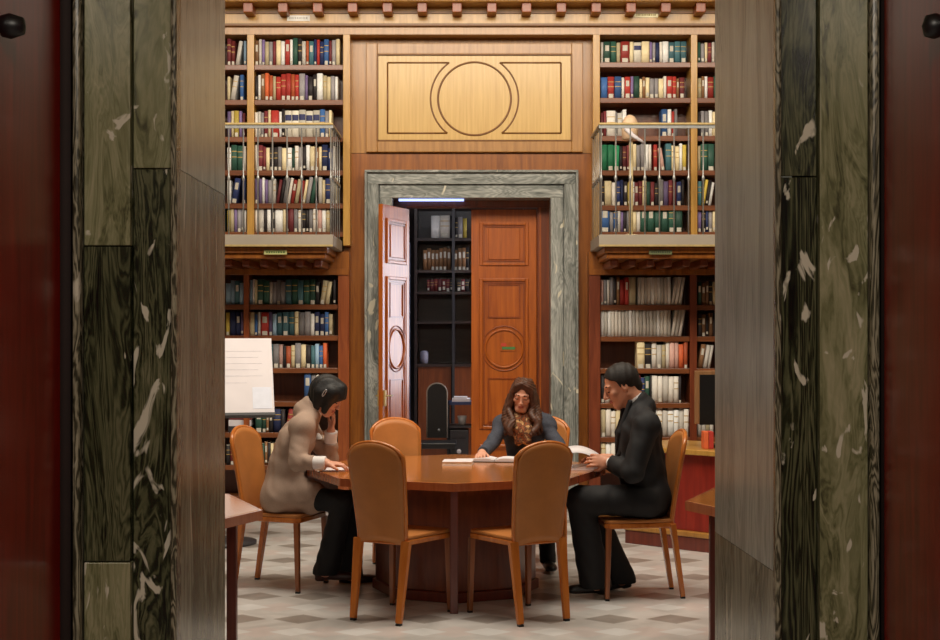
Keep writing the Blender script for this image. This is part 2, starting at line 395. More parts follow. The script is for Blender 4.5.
for s, xe in ((-1, X(387.5, yq)), (1, X(561, yq))):
    th = math.asin(min(1, (zt-czp)/R2)); th2 = math.asin(max(-1, (zb_-czp)/R2))
    arc = [(cxp+s*R2*math.cos(a), yb, czp+R2*math.sin(a)) for a in [th+(th2-th)*i/24 for i in range(25)]]
    pts = arc+[(xe, yb, zb_), (xe, yb, zt)]
    m = MB(); m.tube(arc, 0.0075, seg=8)
    for a, b in ((arc[-1], (xe, yb, zb_)), ((xe, yb, zb_), (xe, yb, zt)), ((xe, yb, zt), arc[0])): m.tube([a, b], 0.0075, seg=8)
    m.obj('rectangle_bead', BEAD, tp)
# marble frame of far door
tm = senv('trim_6')
FX0, FX1, FZ = X(365, 12.55), X(578, 12.55), Z(170.5, 12.55)
def mframe(nm, d0, d1, y0, bev):   # ring strip from offset d0 to d1 inward
    z_ = FZ
    for x0, x1 in ((FX0+d0, FX0+d1), (FX1-d1, FX1-d0)):
        MB().box(x0, x1, y0, 12.80, 0, z_-d1).obj(nm, MFAR, tm, bevel=bev)
    MB().box(FX0+d0, FX1-d0, y0, 12.80, z_-d1, z_-d0).obj(nm, MFARX, tm, bevel=bev)
mframe('frame_bead', 0, 0.022, 12.49, 0.004); mframe('outer_band', 0.022, 0.125, 12.52, 0.004)
mframe('groove', 0.125, 0.135, 12.56, 0); mframe('inner_band', 0.135, 0.245, 12.54, 0.004)
# wooden lining
tl = senv('trim_7')
LX0, LX1, LZ = -0.587, 0.615, 2.73
MB().box(OXL-0.02, LX0, 12.80, 12.92, 0, LZ).box(LX1, OXR+0.02, 12.80, 12.92, 0, LZ).box(OXL-0.02, OXR+0.02, 12.80, 12.92, LZ, OZ+0.02).obj('lining', LINING, tl, bevel=0.004)
MB().box(LX1+0.02, LX1+0.035, 12.785, 12.80, 0, LZ).box(LX0-0.035, LX0-0.02, 12.785, 12.80, 0, LZ).obj('lining_bead', DOORW, tl)

# panelled door leaves (local: hinge at x=0, leaf towards +x, face -y)
def leaf(name, loc, rotz, flip, both=False):
    root = senv(name, loc, rotz); W_, H_ = 0.60, 2.715
    f = -1 if flip else 1
    bx = lambda m, a, b, y0, y1, z0, z1: m.box(min(f*a, f*b), max(f*a, f*b), y0, y1, z0, z1)
    bx(MB(), 0, W_, -0.02, 0.02, 0.005, H_).obj('leaf_board', DOORW, root, bevel=0.003)
    for sy in ((-1, 1) if both else (-1,)):
        ya, yb_ = (-0.036, -0.02) if sy < 0 else (0.02, 0.036)
        yc, yd = (-0.030, -0.02) if sy < 0 else (0.02, 0.030)
        m = MB(); m2 = MB(); m3 = MB()
        def rect(m, x0, x1, z0, z1, w_, y0, y1):
            a, b = min(f*x0, f*x1), max(f*x0, f*x1); ring(m, a, b, z0, z1, w_, y0, y1)
        for z0, z1 in ((2.20, 2.60), (0.70, 2.085), (0.14, 0.56)):
            rect(m, 0.075, W_-0.075, z0, z1, 0.03, ya, yb_)
            rect(m2, 0.112, W_-0.112, z0+0.037, z1-0.037, 0.012, yc, yd)
        for z0, z1 in ((2.255, 2.545),): bx(m3, 0.155, W_-0.155, yc, yd, z0, z1)
        m.obj('panel_moulding', DOORW, root, bevel=0.006); m2.obj('panel_groove', DOORB, root)
        m3.obj('raised_panel', DOORW, root, bevel=0.008)
        xc = f*W_*0.5
        for R_, rr in ((0.172, 0.011), (0.205, 0.006)):
            MB().tube([(xc+R_*math.cos(t), (-0.024 if sy < 0 else 0.024), 1.44+R_*math.sin(t)) for t in [2*PI*i/48 for i in range(48)]], rr, closed=True, seg=8).obj('circle_moulding', DOORW if rr > 0.01 else DOORB, root)
        for z0, z1 in ((1.72, 2.03), (0.76, 1.17)):
            m4 = MB(); rect(m4, 0.150, W_-0.150, z0, z1, 0.012, yc, yd); m4.obj('panel_bead', DOORB, root)
        if flip: continue
        m5 = MB(); bx(m5, W_-0.05, W_-0.025, ya-0.004*1, yb_, 0.94, 1.08); lpp = m5.obj('lock_plate', RAILM, root)
        yy = -0.06 if sy < 0 else 0.06
        MB().tube([(f*(W_-0.038), yy*0.3, 1.03), (f*(W_-0.038), yy, 1.03), (f*(W_-0.13), yy, 1.03)], 0.007).obj('door_handle', RAILM, lpp)
    return root
dr = leaf('door_1', (LX1-0.003, 12.87, 0), 0, True)
ang = math.atan2(12.28-12.85, -0.80+0.587)
dl = leaf('door_2', (LX0+0.012, 12.84, 0), ang, False, both=True)
# green notice in the circle of the closed leaf
sg = thing('door_notice', 'small green and red notice in the middle of the closed orange door leaf', 'sign', (X(508, 12.83), 12.845, 1.46))
MB().box(-0.07, 0.07, -0.004, 0.004, -0.045, 0.035).obj('backing', DOORW, sg)
MB().box(-0.055, 0.065, -0.006, -0.004, -0.03, -0.005).obj('green_strip', plain('notice_green', (70, 120, 60), 0.6), sg)
MB().box(-0.065, -0.015, -0.006, -0.004, 0.0, 0.028).obj('red_mark', plain('notice_red', (190, 60, 40), 0.6), sg)
# strip lamp under the lintel, above the open half of the doorway
lp = thing('strip_lamp', 'bluish white strip lamp under the marble lintel above the open door leaf', 'lamp', (-0.335, 12.70, OZ-0.0))
MB().box(-0.33, 0.30, -0.05, 0.05, -0.025, -0.003).obj('lamp_housing', DKGREY, lp)
MB().tube([(-0.31, -0.02, -0.034), (0.28, -0.02, -0.034)], 0.011).obj('lamp_tube', emis('tube_glow', (160, 180, 250), 2.2), lp)

# ------------------------------------------------------------ back room
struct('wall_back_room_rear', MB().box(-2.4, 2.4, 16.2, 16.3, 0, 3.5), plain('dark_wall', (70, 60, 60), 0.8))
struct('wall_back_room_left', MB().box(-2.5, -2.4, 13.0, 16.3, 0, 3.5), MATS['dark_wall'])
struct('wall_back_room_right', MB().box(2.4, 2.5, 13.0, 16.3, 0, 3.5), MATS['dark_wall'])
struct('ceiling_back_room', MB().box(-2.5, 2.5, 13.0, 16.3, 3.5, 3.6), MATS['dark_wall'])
wn = senv('fill_panel_1')  # unseen glowing panel, added to whiten the open door leaf
MB().box(2.36, 2.40, 14.5, 16.1, 0.9, 2.9).obj('fill_pane', emis('fill_pane_glow', (246, 246, 255), 11.0), wn)
ringm = MB()
for y0, y1, z0, z1 in ((14.42, 14.5, 0.82, 2.98), (16.1, 16.18, 0.82, 2.98), (14.5, 16.1, 0.82, 0.9), (14.5, 16.1, 2.9, 2.98), (15.27, 15.33, 0.9, 2.9)): ringm.box(2.33, 2.42, y0, y1, z0, z1)
ringm.obj('fill_pane_frame', WHITEP, wn)
# big shelf unit
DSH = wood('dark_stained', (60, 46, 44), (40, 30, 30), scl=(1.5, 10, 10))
ya = 15.6
su = thing('shelving_unit', 'dark shelving unit of books and binders in the room behind the doorway', 'bookcase', (0, 0, 0))
bz = [Z(y, ya) for y in (238, 270, 291.5, 321, 364)]
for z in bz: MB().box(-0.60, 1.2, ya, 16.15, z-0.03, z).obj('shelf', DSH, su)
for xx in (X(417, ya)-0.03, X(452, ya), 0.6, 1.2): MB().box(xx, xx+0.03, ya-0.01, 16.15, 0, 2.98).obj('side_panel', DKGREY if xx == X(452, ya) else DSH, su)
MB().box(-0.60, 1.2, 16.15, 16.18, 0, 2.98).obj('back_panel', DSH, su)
for a, b in ((418, 451), (454, 480)): MB().box(X(a, ya), X(b, ya), ya+0.02, ya+0.05, 0.05, Z(366, ya)).obj('cabinet_door', wood('cab_door%d' % a, (136, 70, 34), (110, 52, 26)), su, bevel=0.004)
su2 = thing('side_shelving', 'dark blue narrow shelving unit behind the open door leaf', 'bookcase', (0, 0, 0))
NAVY = plain('navy_lacquer', (30, 36, 58), 0.5)
MB().box(-1.1, -0.66, 14.3, 15.5, 0, Z(236, 14.3)).obj('body', NAVY, su2)
for z in (0.6, 1.0, 1.4, 1.8, 2.2): MB().box(-0.662, -0.655, 14.32, 15.48, z, z+0.02).obj('shelf_edge', DKGREY, su2)

# ------------------------------------------------------------ books
CC = {'w': ('white', (236, 230, 220)), 'c': ('cream', (220, 204, 164)), 'r': ('red', (168, 52, 44)), 'd': ('dark red', (104, 34, 32)), 'n': ('navy blue', (38, 50, 96)),
      'b': ('blue', (60, 100, 158)), 'g': ('dark green', (44, 84, 70)), 'G': ('bright green', (44, 138, 94)), 't': ('teal', (74, 118, 128)), 'k': ('black', (44, 38, 40)),
      'y': ('grey', (146, 142, 144)), 'o': ('orange', (204, 98, 56)), 'v': ('mauve', (122, 104, 148)), 'l': ('pale blue', (150, 182, 206)), 'e': ('brown', (140, 100, 66)),
      'm': ('maroon', (112, 46, 50)), 'Y': ('yellow', (214, 188, 84)), 'p': ('pink', (214, 170, 158)), 'B': ('banded white', (222, 216, 200))}
BM = {}
def bookmat(code, i):
    k = (code, i)
    if k not in BM:
        base = CC[code][1]; f = (1.0, 0.86, 1.1)[i]
        c = tuple(min(245, v*f) for v in base)
        BM[k] = plain('cover_%s_%d' % (CC[code][0].replace(' ', '_'), i), c, 0.6, noise=0.08, scale=25)
    return BM[k]
TAGM = plain('shelf_tag', (206, 200, 186), 0.7); GILT = plain('gilt_band', (196, 160, 88), 0.5); NVB = plain('navy_band', (40, 44, 92), 0.6)
ORD = ['first', 'second', 'third', 'fourth', 'fifth', 'sixth', 'seventh', 'eighth', 'ninth', 'tenth', 'eleventh', 'twelfth', 'thirteenth', 'fourteenth', 'fifteenth', 'sixteenth', 'seventeenth', 'eighteenth', 'nineteenth', 'twentieth', 'twenty-first', 'twenty-second', 'twenty-third', 'twenty-fourth', 'twenty-fifth', 'twenty-sixth', 'twenty-seventh', 'twenty-eighth', 'twenty-ninth', 'thirtieth']
BOOKS = []   # dict entries
def book_geo(m, wd, h, dp, code, rnd, lean, x, y, z, tagged, banded):
    """one book standing on (x,y,z) = left bottom front; spine towards -y with a shallow round, covers around pages"""
    def T(px_, py_, pz_):
        if lean: ca, sa = math.cos(lean), math.sin(lean); px_, pz_ = (px_*ca+pz_*sa, pz_*ca-px_*sa)
        return (x+px_, y+py_, z+pz_)
    lift = wd*math.sin(lean) if lean > 0 else 0
    z = z+(lift if lean > 0 else 0)
    b = len(m.v)
    prof = [(0, 0.006), (wd*0.2, 0.001), (wd*0.5, -0.001), (wd*0.8, 0.001), (wd, 0.006)]
    zz = [0, h]
    for q in zz:
        for (a, yy) in prof: m.v.append(T(a, yy, q))
        m.v.append(T(wd, dp, q)); m.v.append(T(0, dp, q))
    n = 7
    for i in range(4): m.quad_faces([(b+i, b+i+1, b+n+i+1, b+n+i)], 0, True)
    m.quad_faces([(b+4, b+5, b+n+5, b+n+4), (b+6, b, b+n, b+n+6)], 0)
    m.quad_faces([(b+5, b+6, b+n+6, b+n+5)], 1)
    m.quad_faces([tuple(b+i for i in range(n))[::-1]], 1)
    m.quad_faces([tuple(b+n+i for i in range(n))], 1)
    def strip(z0, z1, mi, ins=0.04):
        c = len(m.v)
        for q in (z0, z1):
            for a, yy in ((wd*ins, 0.0035), (wd*0.25, -0.0012), (wd*0.75, -0.0012), (wd*(1-ins), 0.0035)): m.v.append(T(a, yy-0.0008, q))
        for i in range(3): m.quad_faces([(c+i, c+i+1, c+5+i, c+4+i)], mi)
    if tagged: q0 = 0.012+0.010*math.sin(x*91+wd*700); strip(q0, q0+min(0.036, wd*0.9), 2, 0.14)
    if banded == 1: strip(h*0.74, h*0.77, 3); strip(h*0.52, h*0.55, 3)
    elif banded == 2: strip(h*0.62, h*0.84, 3)
    elif banded == 3: strip(h*0.55, h*0.82, 3, 0.18)
def row(spec, x0px, ytop, ybot, where, yface=YB+0.03, start=1, zb=None, leanfrom=None, journal=False, maxx=None):
    z = zb; x = x0px; k = start
    hfull = (ybot-ytop)*yface/FPX
    toks = spec.split()
    for ti, t in enumerate(toks):
        if t[0] == '_': x += float(t[1:]); continue
        lean = 0
        if t[-1] == '/': lean = 0.16; t = t[:-1]
        if t[-1] == '\\': lean = -0.16; t = t[:-1]
        code = t[0]; wp = float(t[1:])
        h = hfull*random.uniform(0.86, 1.0) if wp < 5.6 else hfull*random.uniform(0.93, 1.0)
        if journal: h = hfull*random.uniform(0.97, 1.0)
        wd = (wp-0.25)*yface/FPX
        xx = X(x, yface)
        if lean < 0: h *= 0.92; x += h*FPX/yface*0.16; xx = X(x, yface)
        BOOKS.append(dict(code=code, wd=wd, h=h, x=xx, y=yface+random.uniform(0, 0.02), z=z+0.001, lean=lean, k=k, where=where, area=wp*h, journal=journal, px=x))
        nx = toks[ti+1] if ti+1 < len(toks) else ''; x += wp+(0.3 if lean else 0)+(h*FPX/yface*0.16+0.3 if lean > 0 and nx and nx[-1] != '/' else 0); k += 1
zsL = {}
def zrow(py, Y=YB): return Z(py, Y)
UL = 'left balcony bookcase'; UR = 'right balcony bookcase'; LL = 'lower left bookcase'; LR = 'lower right bookcase'
UZ = [Z(v, YB+0.03) for v in (65, 100, 137, 170.5, 203.5, 232)]
URZ = [Z(v, YB+0.03) for v in (62.5, 98, 136, 170.5, 205.5, 232)]
LZs = [Z(v, YB+0.03) for v in (304.5, 335.5, 368, 401.5, 432.5, 465)]
LRZ = [Z(v, YB+0.03) for v in (305, 336.5, 368.5, 403, 437, 468)]
H0 = [27, 27, 28, 26, 26.5, 27]
rowsU = ["e4 w3 v3 c4 y4 m3 c5 w4 r5 w3 g5 k4 w4 o3 t5 n3 r3 n4 b5 m3 y4 c4",
 "k3 w3 e4 o4 o4 c3 r5 r5 r5 o4 r4 y6 v3 k5 k4 w6 c4 c4 y4 w3",
 "w3 w3 y3 m4 c3 r8 w3 k3 B7 B7 B7 B7 B7 b5 y4 c3",
 "w3 m5 m3 c4 k4 k4 y4 c5 w5 g3 w4 y4 k3 w4 c5 e4 c3 n6 n5 w3",
 "v4 v3 w3 v3 y4 w4 m3/ k3/ y4/ w3/ r4/ c4/ r3/ c3/ y4/ g4/ w4 c3 n6 w3 c4",
 "w4 w5 k3 w4 k4 w8 c3 m3 m5 y4 w4 k4 k3 y4 w5 p4 w4 c4"]
SH = ['top shelf', 'second shelf down', 'third shelf down', 'fourth shelf down', 'fifth shelf down', 'bottom shelf']
for i, s_ in enumerate(rowsU): row(s_, 254.8, UZ and 65-H0[i], 65, SH[i]+' of '+UL, zb=UZ[i])
rowsUN = ["m4 d4 w4/ l3", "c3 w5/ b4", "v4 c3 Y5 v3 m3", "w4 g6 g6 w3", "w4 n6/ n4", "Y3 c4 v3 y4 y3 w2"]
for i, s_ in enumerate(rowsUN): row(s_, 227, 65-H0[i], 65, SH[i]+' of narrow left balcony bay', zb=UZ[i])
row("l3 w2 c3 g6 g6 w3 y4 y4 y5 t6 g6 t6 g6 g6 k4 c5/ c4/ k3", 249.5, 0, 25.5, 'top shelf of '+LL, zb=LZs[0])
row("c5 b3 w3 r8 v4 l4 t6 t6 t6 c4 y6 y6 w4 n5 n5 b4 c4", 249.5, 0, 24.5, 'second shelf down of '+LL, zb=LZs[1])
row("b5 e4 t5 y6 p4 k3 o5 c4 y6 c5 k5 t4 l4 b4 o4", 259, 0, 25, 'third shelf down of '+LL, zb=LZs[2])
row("b7 y5 w5 c5", 304, 0, 29, 'fourth shelf down of '+LL, zb=LZs[3])
row("g7 g4 e3 k4 n8 k4 r6/ d6 e5 m5 g5", 255, 0, 25, 'fifth shelf down of '+LL, zb=LZs[4])
row("e3 g3 e3 y3 g3 e3 k3 c3 e3 g3 y3 k3 e3 g3 c3 e3 k3", 249.5, 0, 25, 'sixth shelf down of '+LL, zb=LZs[5])
row("l5 l4 t5 l4", 225.5, 0, 24.5, 'top shelf of narrow lower left bay', zb=LZs[0])
row("Y4 n6 n5 v3", 225.5, 0, 24.5, 'second shelf down of narrow lower left bay', zb=LZs[1])
row("k4 d4 g4 e4", 226, 0, 22, 'sixth shelf down of narrow lower left bay', zb=LZs[5])
rowsR = ["w3 g7 g6 c4 r9 c4 B8 c8 v3 y3 n4 w3 w6 t6 t6 t6", "b7 r7 b7 w3 r6 v3 g6 c3 e3 c4 y5 y4 c5 w3 r6 r4 e3 m5", "m3 m3 w9 y2 w5 w4 _35 b6 w4 r3 y3",
 "G7 G6 G6 k3 m4 m3 e3 c4 y4 y4 w4 w3 _2 r4 p4\\ t6 c4 c4 w3 Y4", "k4 c7 w5 n4 n3 k4 Y3 w4 m4 m4 c4 g4 m4 k4 y5 v5 m4 m4 n5 k3", "b9 y4 b4 w3 v3 k3 y3 e3 c4 w4 g7 g7 g7 g7 g7 g7"]
HR = [21.5, 22, 27, 27, 26, 26]
for i, s_ in enumerate(rowsR): row(s_, 600.8, 0, HR[i], SH[i]+' of '+UR, zb=URZ[i])
rowsRN = ["g3 y4 c3 m4 w3", "c4 e3 w3 r6 g2", "k3 y4 y4 w4 c3", "c3 g7 g7", "t4 Y3/ k3/ w3/", "v4 k4 n3 y4 c3"]
for i, s_ in enumerate(rowsRN): row(s_, 698, 0, HR[i], SH[i]+' of narrow right balcony bay', zb=URZ[i])
row("p3 y3 w3 y4 k3 e3 r5 r4 c7", 601, 0, 28.5, 'top shelf of '+LR, zb=LRZ[0])
row("w3.3 "*10+"w3.3/ w3.3/ w3.3/", 638, 0, 28, 'top shelf of '+LR, zb=LRZ[0], journal=True)
row("w3.5 "*20+"w3.4/ w3.4/ w3.4/", 601, 0, 28, 'second shelf down of '+LR, zb=LRZ[1], journal=True)
row("c8 k7 w5 w5 c4 w4 p5 p4 o5 o4", 637, 0, 27, 'third shelf down of '+LR, zb=LRZ[2])
row("k4 w5 c4 w5 p4 w5 w6 v4 m3 n4 g5 k2 w6 w5 w6 w5 w5 k3", 601, 0, 29, 'fourth shelf down of '+LR, zb=LRZ[3])
row("c5 w5 w5 c5 w5 w5 w5 w5 w5 w6 w5 w6 w5 w6 w5 w5 w5", 601, 0, 30, 'fifth shelf down of '+LR, zb=LRZ[4])
row("c5 w5 w5 k4 w5 e5 w5 w5 w5 w6 w5 w6 w5 w6 w5 w5 w5", 601, 0, 26, 'sixth shelf down of '+LR, zb=LRZ[5])
row("g4 e4 e3 k4 c3", 698, 0, 25, 'top shelf of narrow lower right bay', zb=LRZ[0])
row("k4 e4 k3 e4 k3", 698, 0, 25, 'second shelf down of narrow lower right bay', zb=LRZ[1])
row("e5/ w4/ w3/", 698, 0, 25, 'third shelf down of narrow lower right bay', zb=LRZ[2])
row("w4 w4 c4 w4", 698, 0, 27, 'fourth shelf down of narrow lower right bay', zb=LRZ[3])
row("w4 w4 c4 w4", 698, 0, 27, 'fifth shelf down of narrow lower right bay', zb=LRZ[4])
# back room rows
BRS = 'back room shelving'
row("w9 w10 k3 v2 k3 y5 Y4", 431, 0, 23, 'top shelf of '+BRS, yface=ya+0.05, zb=bz[0])
row("e4 e4 e4 e4 e4 e4 e4 _3 e4 e4 e4 k3", 423, 0, 23, 'second shelf down of '+BRS, yface=ya+0.05, zb=bz[1])
row("m3 m4 d4 m4 d4 m4 k3 _4 k4 m4 k4", 427, 0, 13, 'third shelf down of '+BRS, yface=ya+0.05, zb=bz[2])

journals = [b for b in BOOKS if b['journal']]
books = sorted([b for b in BOOKS if not b['journal']], key=lambda b: -b['area']*(0.6 if 'fourth' in b['where'] and 'lower right' in b['where'] else 1))
def visible(b):      # drop nothing; order only
    return True
single = books[:300]; rest = books[300:]
nb = len(BOOKS); rr = random.Random(5)
for zl, hh in ((UZ, 26), (URZ, 24), (LZs, 24), (LRZ, 27)):       # outer ends of the bays, past the door jambs
    right = zl in (URZ, LRZ)
    for z_ in zl:
        spec_ = ' '.join(rr.choice('wceyrdngtbkmw')+str(rr.choice((3, 4, 5, 6))) for _ in range(9))
        row(spec_, 719 if right else 186, 0, hh, 'outer bay', zb=z_)
rest = rest+[b for b in BOOKS[nb:] if b['px'] > 400 or b['px'] < 219]
def mats_for(b):
    c = b['code']; v = random.randrange(3)
    band = 0
    if c == 'B': band = 2
    elif c in 'gdnrbmtk' and b['wd'] > 0.03: band = random.choice((1, 1, 0, 3))
    elif c == 'e': band = 3
    elif c in 'wc' and b['wd'] > 0.03 and random.random() < 0.4: band = 1
    bm = NVB if band == 2 else (TAGM if band == 3 else GILT)
    tagged = (random.random() < 0.6) if c not in 'wcB' else random.random() < 0.25
    return [bookmat(c, v), CREAM, TAGM, bm], tagged, band
for b in BOOKS: b['end'] = b['px']+b['wd']*FPX/b['y']
PLACE = {}
for b in single+journals:
    ml, tg, band = mats_for(b)
    if b['journal']: tg, band = False, 0
    m = MB(); book_geo(m, b['wd'], b['h'], 0.17, b['code'], 0, b['lean'], 0, 0, 0, tg, band)
    o = m.obj('journal' if b['journal'] else 'book', ml, loc=(b['x'], b['y'], b['z']))
    size = 'thick ' if b['wd'] > 0.058 else ('thin ' if b['wd'] < 0.028 else '')
    ln = 'leaning ' if b['lean'] else ''
    if b['journal']: lab = '%swhite journal, %s in the run on %s' % (ln, ORD[b['k']-1], b['where'])
    else: lab = '%s%s%s book, %s from left on %s' % (ln, size, CC[b['code']][0], ORD[b['k']-1], b['where'])
    tag(o, lab, 'journal' if b['journal'] else 'book', 'books on the '+b['where'] if not b['journal'] else 'white journals on the lower right bookcase')
allm = MB(); slots = []; 
for b in rest:
    ml, tg, band = mats_for(b)
    m = MB(); book_geo(m, b['wd'], b['h'], 0.17, b['code'], 0, b['lean'], b['x'], b['y'], b['z'], tg, band)
    idx = []
    for mm in ml:
        if mm not in slots: slots.append(mm)
        idx.append(slots.index(mm))
    o_ = len(allm.v); allm.v += m.v
    for f, mi, sm in zip(m.f, m.m, m.sm): allm.f.append(tuple(q+o_ for q in f)); allm.m.append(idx[mi]); allm.sm.append(sm)
tag(allm.obj('small_books', slots), 'thinnest and smallest books scattered between the larger ones on all the shelves', 'books', kind='stuff')

# ------------------------------------------------------------ bookcases
def bookcase(label, xs, zs, z0, z1, post_m, s):
    root = thing('bookcase', label, 'bookcase', (0, 0, 0), group='oak bookcases along the back wall')
    for a, b in xs: MB().box(a, b, YB, 12.76, z0, z1).obj('upright', post_m, root, bevel=0.004)
    lo, hi = min(x[0] for x in xs), max(x[1] for x in xs)
    MB().box(lo, hi, 12.745, 12.765, z0, z1).obj('back_panel', BACKW, root)
    srt = sorted(xs)
    for (a, b), (c, d) in zip(srt[:-1], srt[1:]):
        for z in zs:
            MB().box(b, c, YB+0.02, 12.745, z-0.045, z).obj('shelf', DARKW, root, bevel=0.003)
    return root
xl = [(X(343, YB), X(350, YB)), (X(247, YB), X(254, YB)), (-2.92, -2.86)]
b1 = bookcase('tall oak bookcase behind the left balcony railing', xl, UZ, 2.36, Z(34, YB), GOLD, -1)
xr = [(X(593, YB), X(600, YB)), (X(691, YB), X(697.5, YB)), (2.86, 2.92)]
b2 = bookcase('tall oak bookcase behind the right balcony railing', xr, URZ, 2.36, Z(34, YB), GOLD, 1)
xl2 = [(X(338, YB), X(349, YB)), (X(243.5, YB), X(249, YB)), (-2.92, -2.86)]
b3 = bookcase('lower left oak bookcase under the balcony behind the flip chart', xl2, LZs+[0.13], 0.0, Z(271, YB), wood('shaded_oak_left', (156, 84, 40), (126, 60, 28)), -1)  # uprights darkened in colour for the shade under the balcony
xr2 = [(X(589, YB), X(600.5, YB)), (X(690, YB), X(697, YB)), (2.86, 2.92)]
b4 = bookcase('lower right bookcase under the balcony with rows of white journals', xr2, LRZ+[0.13], 0.0, Z(271, YB), wood('shaded_oak_upright', (128, 62, 34), (100, 44, 22)), 1)  # shade below the balcony is put into this upright wood too
for r_, x0, x1 in ((b3, -2.92, X(349, YB)), (b4, X(589, YB), 2.92)):
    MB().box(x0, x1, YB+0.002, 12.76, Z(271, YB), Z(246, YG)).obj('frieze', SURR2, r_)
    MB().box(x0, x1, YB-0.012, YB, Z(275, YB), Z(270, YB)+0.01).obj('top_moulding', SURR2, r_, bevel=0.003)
# stack lying flat on the fifth shelf of the left bookcase
hb = MB().box(0, 0.2, 0, 0.2, 0, 0.055)
o = hb.obj('document_box', WHITEP, loc=(X(228.5, 12.5), 12.50, LZs[4]+0.055), bevel=0.003); tag(o, 'white box file lying flat under the flip chart on the lower left bookcase', 'box')
o = MB().box(0, 0.2, 0, 0.2, 0, 0.053).obj('document_box', DKGREY, loc=(X(228, 12.5), 12.50, LZs[4]+0.001), bevel=0.003); tag(o, 'dark box file under the white box file on the lower left bookcase', 'box')
o = MB().box(0, 0.2, 0, 0.2, 0, 0.05).obj('document_box', bookmat('m', 0), loc=(X(229, 12.5), 12.50, LZs[4]+0.111), bevel=0.003); tag(o, 'maroon box file on top of the white box file on the lower left bookcase', 'box')

# ------------------------------------------------------------ balconies
YG = 11.62
def balcony(label, xin, xout, s):
    root = thing('balcony', label, 'balcony', (0, 0, 0), group='railed balconies in front of the upper bookcases')
    lo, hi = min(xin, xout), max(xin, xout)
    z0, z1 = Z(246, YG), Z(234.5, YG)
    MB().box(lo, hi, YG, YB, z0, z1).obj('slab', SLABM, root, bevel=0.004)
    MB().box(lo+0.0, hi-0.0, YG-0.006, YG, z0-0.004, z0+0.012).obj('slab_edge', RAILM, root)
    li, hi2 = (lo, hi-0.05) if s < 0 else (lo+0.05, hi)
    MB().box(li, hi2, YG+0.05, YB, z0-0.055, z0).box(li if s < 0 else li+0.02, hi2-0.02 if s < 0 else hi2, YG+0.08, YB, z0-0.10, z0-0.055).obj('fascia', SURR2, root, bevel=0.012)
    n = 12
    for i in range(n):
        xx = (hi2-0.10-i*0.152) if s < 0 else (li+0.10+i*0.152)
        if i and abs(xx) > 2.75: break
        MB().box(xx-0.035, xx+0.035, YG+0.22, YB, z0-0.16, z0-0.10).obj('corbel', LINING, root, bevel=0.012)
    zt = Z(122.5, YG)
    MB().box(lo, hi, YG, YG+0.04, zt-0.018, zt).obj('handrail', RAILM, root, bevel=0.004)
    MB().box(lo, hi, YG+0.012, YG+0.028, zt-0.045, zt-0.018).obj('rail_bar', STEEL, root)
    xe = xin-s*(-1)*0 ; xs_ = xin+(0.02 if s > 0 else -0.02)
    MB().box(xs_-0.018, xs_+0.018, YG+0.04, YB-0.003, zt-0.018, zt).obj('side_handrail', STEEL, root, bevel=0.004)
    MB().box(xs_-0.008, xs_+0.008, YG+0.02, YB-0.003, Z(176, YG)-0.012, Z(176, YG)+0.012).obj('side_rail_bar', STEEL, root)
    step = 14.6*YG/FPX
    xx = xs_; i = 0
    zc = Z(178, YG)
    while lo < xx < hi and i < 14:
        MB().lathe([(0.0065, z1), (0.0065, zc-0.025), (0.013, zc-0.012), (0.013, zc+0.012), (0.0065, zc+0.025), (0.0065, zt-0.04)], (xx, YG+0.02, 0), seg=8).obj('baluster', STEEL, root)
        xx += s*step; i += 1
    for k in range(1, 5):
        MB().lathe([(0.005, z1), (0.005, zc-0.025), (0.009, zc), (0.005, zc+0.025), (0.005, zt-0.02)], (xs_, YG+0.02+k*0.19, 0), seg=8).obj('baluster', STEEL, root)
    return root
balcony('grey railed balcony on the left above the flip chart', X(333, YG), -2.95, -1)
balcony('grey railed balcony on the right above the seated man', X(599, YG), 2.95, 1)

# signs on friezes
def plate(x0, x1, y0, y1, Y, label, rgb, marks, name='shelf_sign'):
    root = thing(name, label, 'sign', ((X(x0, Y)+X(x1, Y))/2, Y, (Z(y0, Y)+Z(y1, Y))/2))
    w_, h_ = (X(x1, Y)-X(x0, Y))/2, (Z(y0, Y)-Z(y1, Y))/2
    MB().box(-w_, w_, -0.004, 0.001, -h_, h_).obj('plate', plain('plate_%d_%d' % (x0, y0), rgb, 0.5, noise=0.03), root)
    m = MB()
    random.seed(x0)
    x = -w_*0.8
    while x < w_*0.78:
        ww = random.uniform(0.008, 0.016); m.box(x, x+ww, -0.0052, -0.004, -h_*0.35, h_*0.4); x += ww+0.007
    m.obj('lettering', plain('ink_%d_%d' % (x0, y0), marks, 0.6), root)
plate(287, 310, 15.5, 21, YB-0.032, 'small white name plate on the cornice above the left bookcase', (240, 238, 230), (190, 186, 180))
plate(634, 658, 12.5, 17.5, YB-0.032, 'small yellow-lit white name plate on the cornice above the right bookcase', (238, 232, 190), (150, 130, 60))  # white plate, the yellow light on it put into its colour
plate(264, 287, 250, 254.5, YG+0.048, 'small green and cream name plate under the left balcony', (168, 168, 110), (70, 96, 40))
plate(649, 672, 250, 254.5, YG+0.048, 'small dull green name plate under the right balcony', (92, 96, 60), (50, 60, 36))

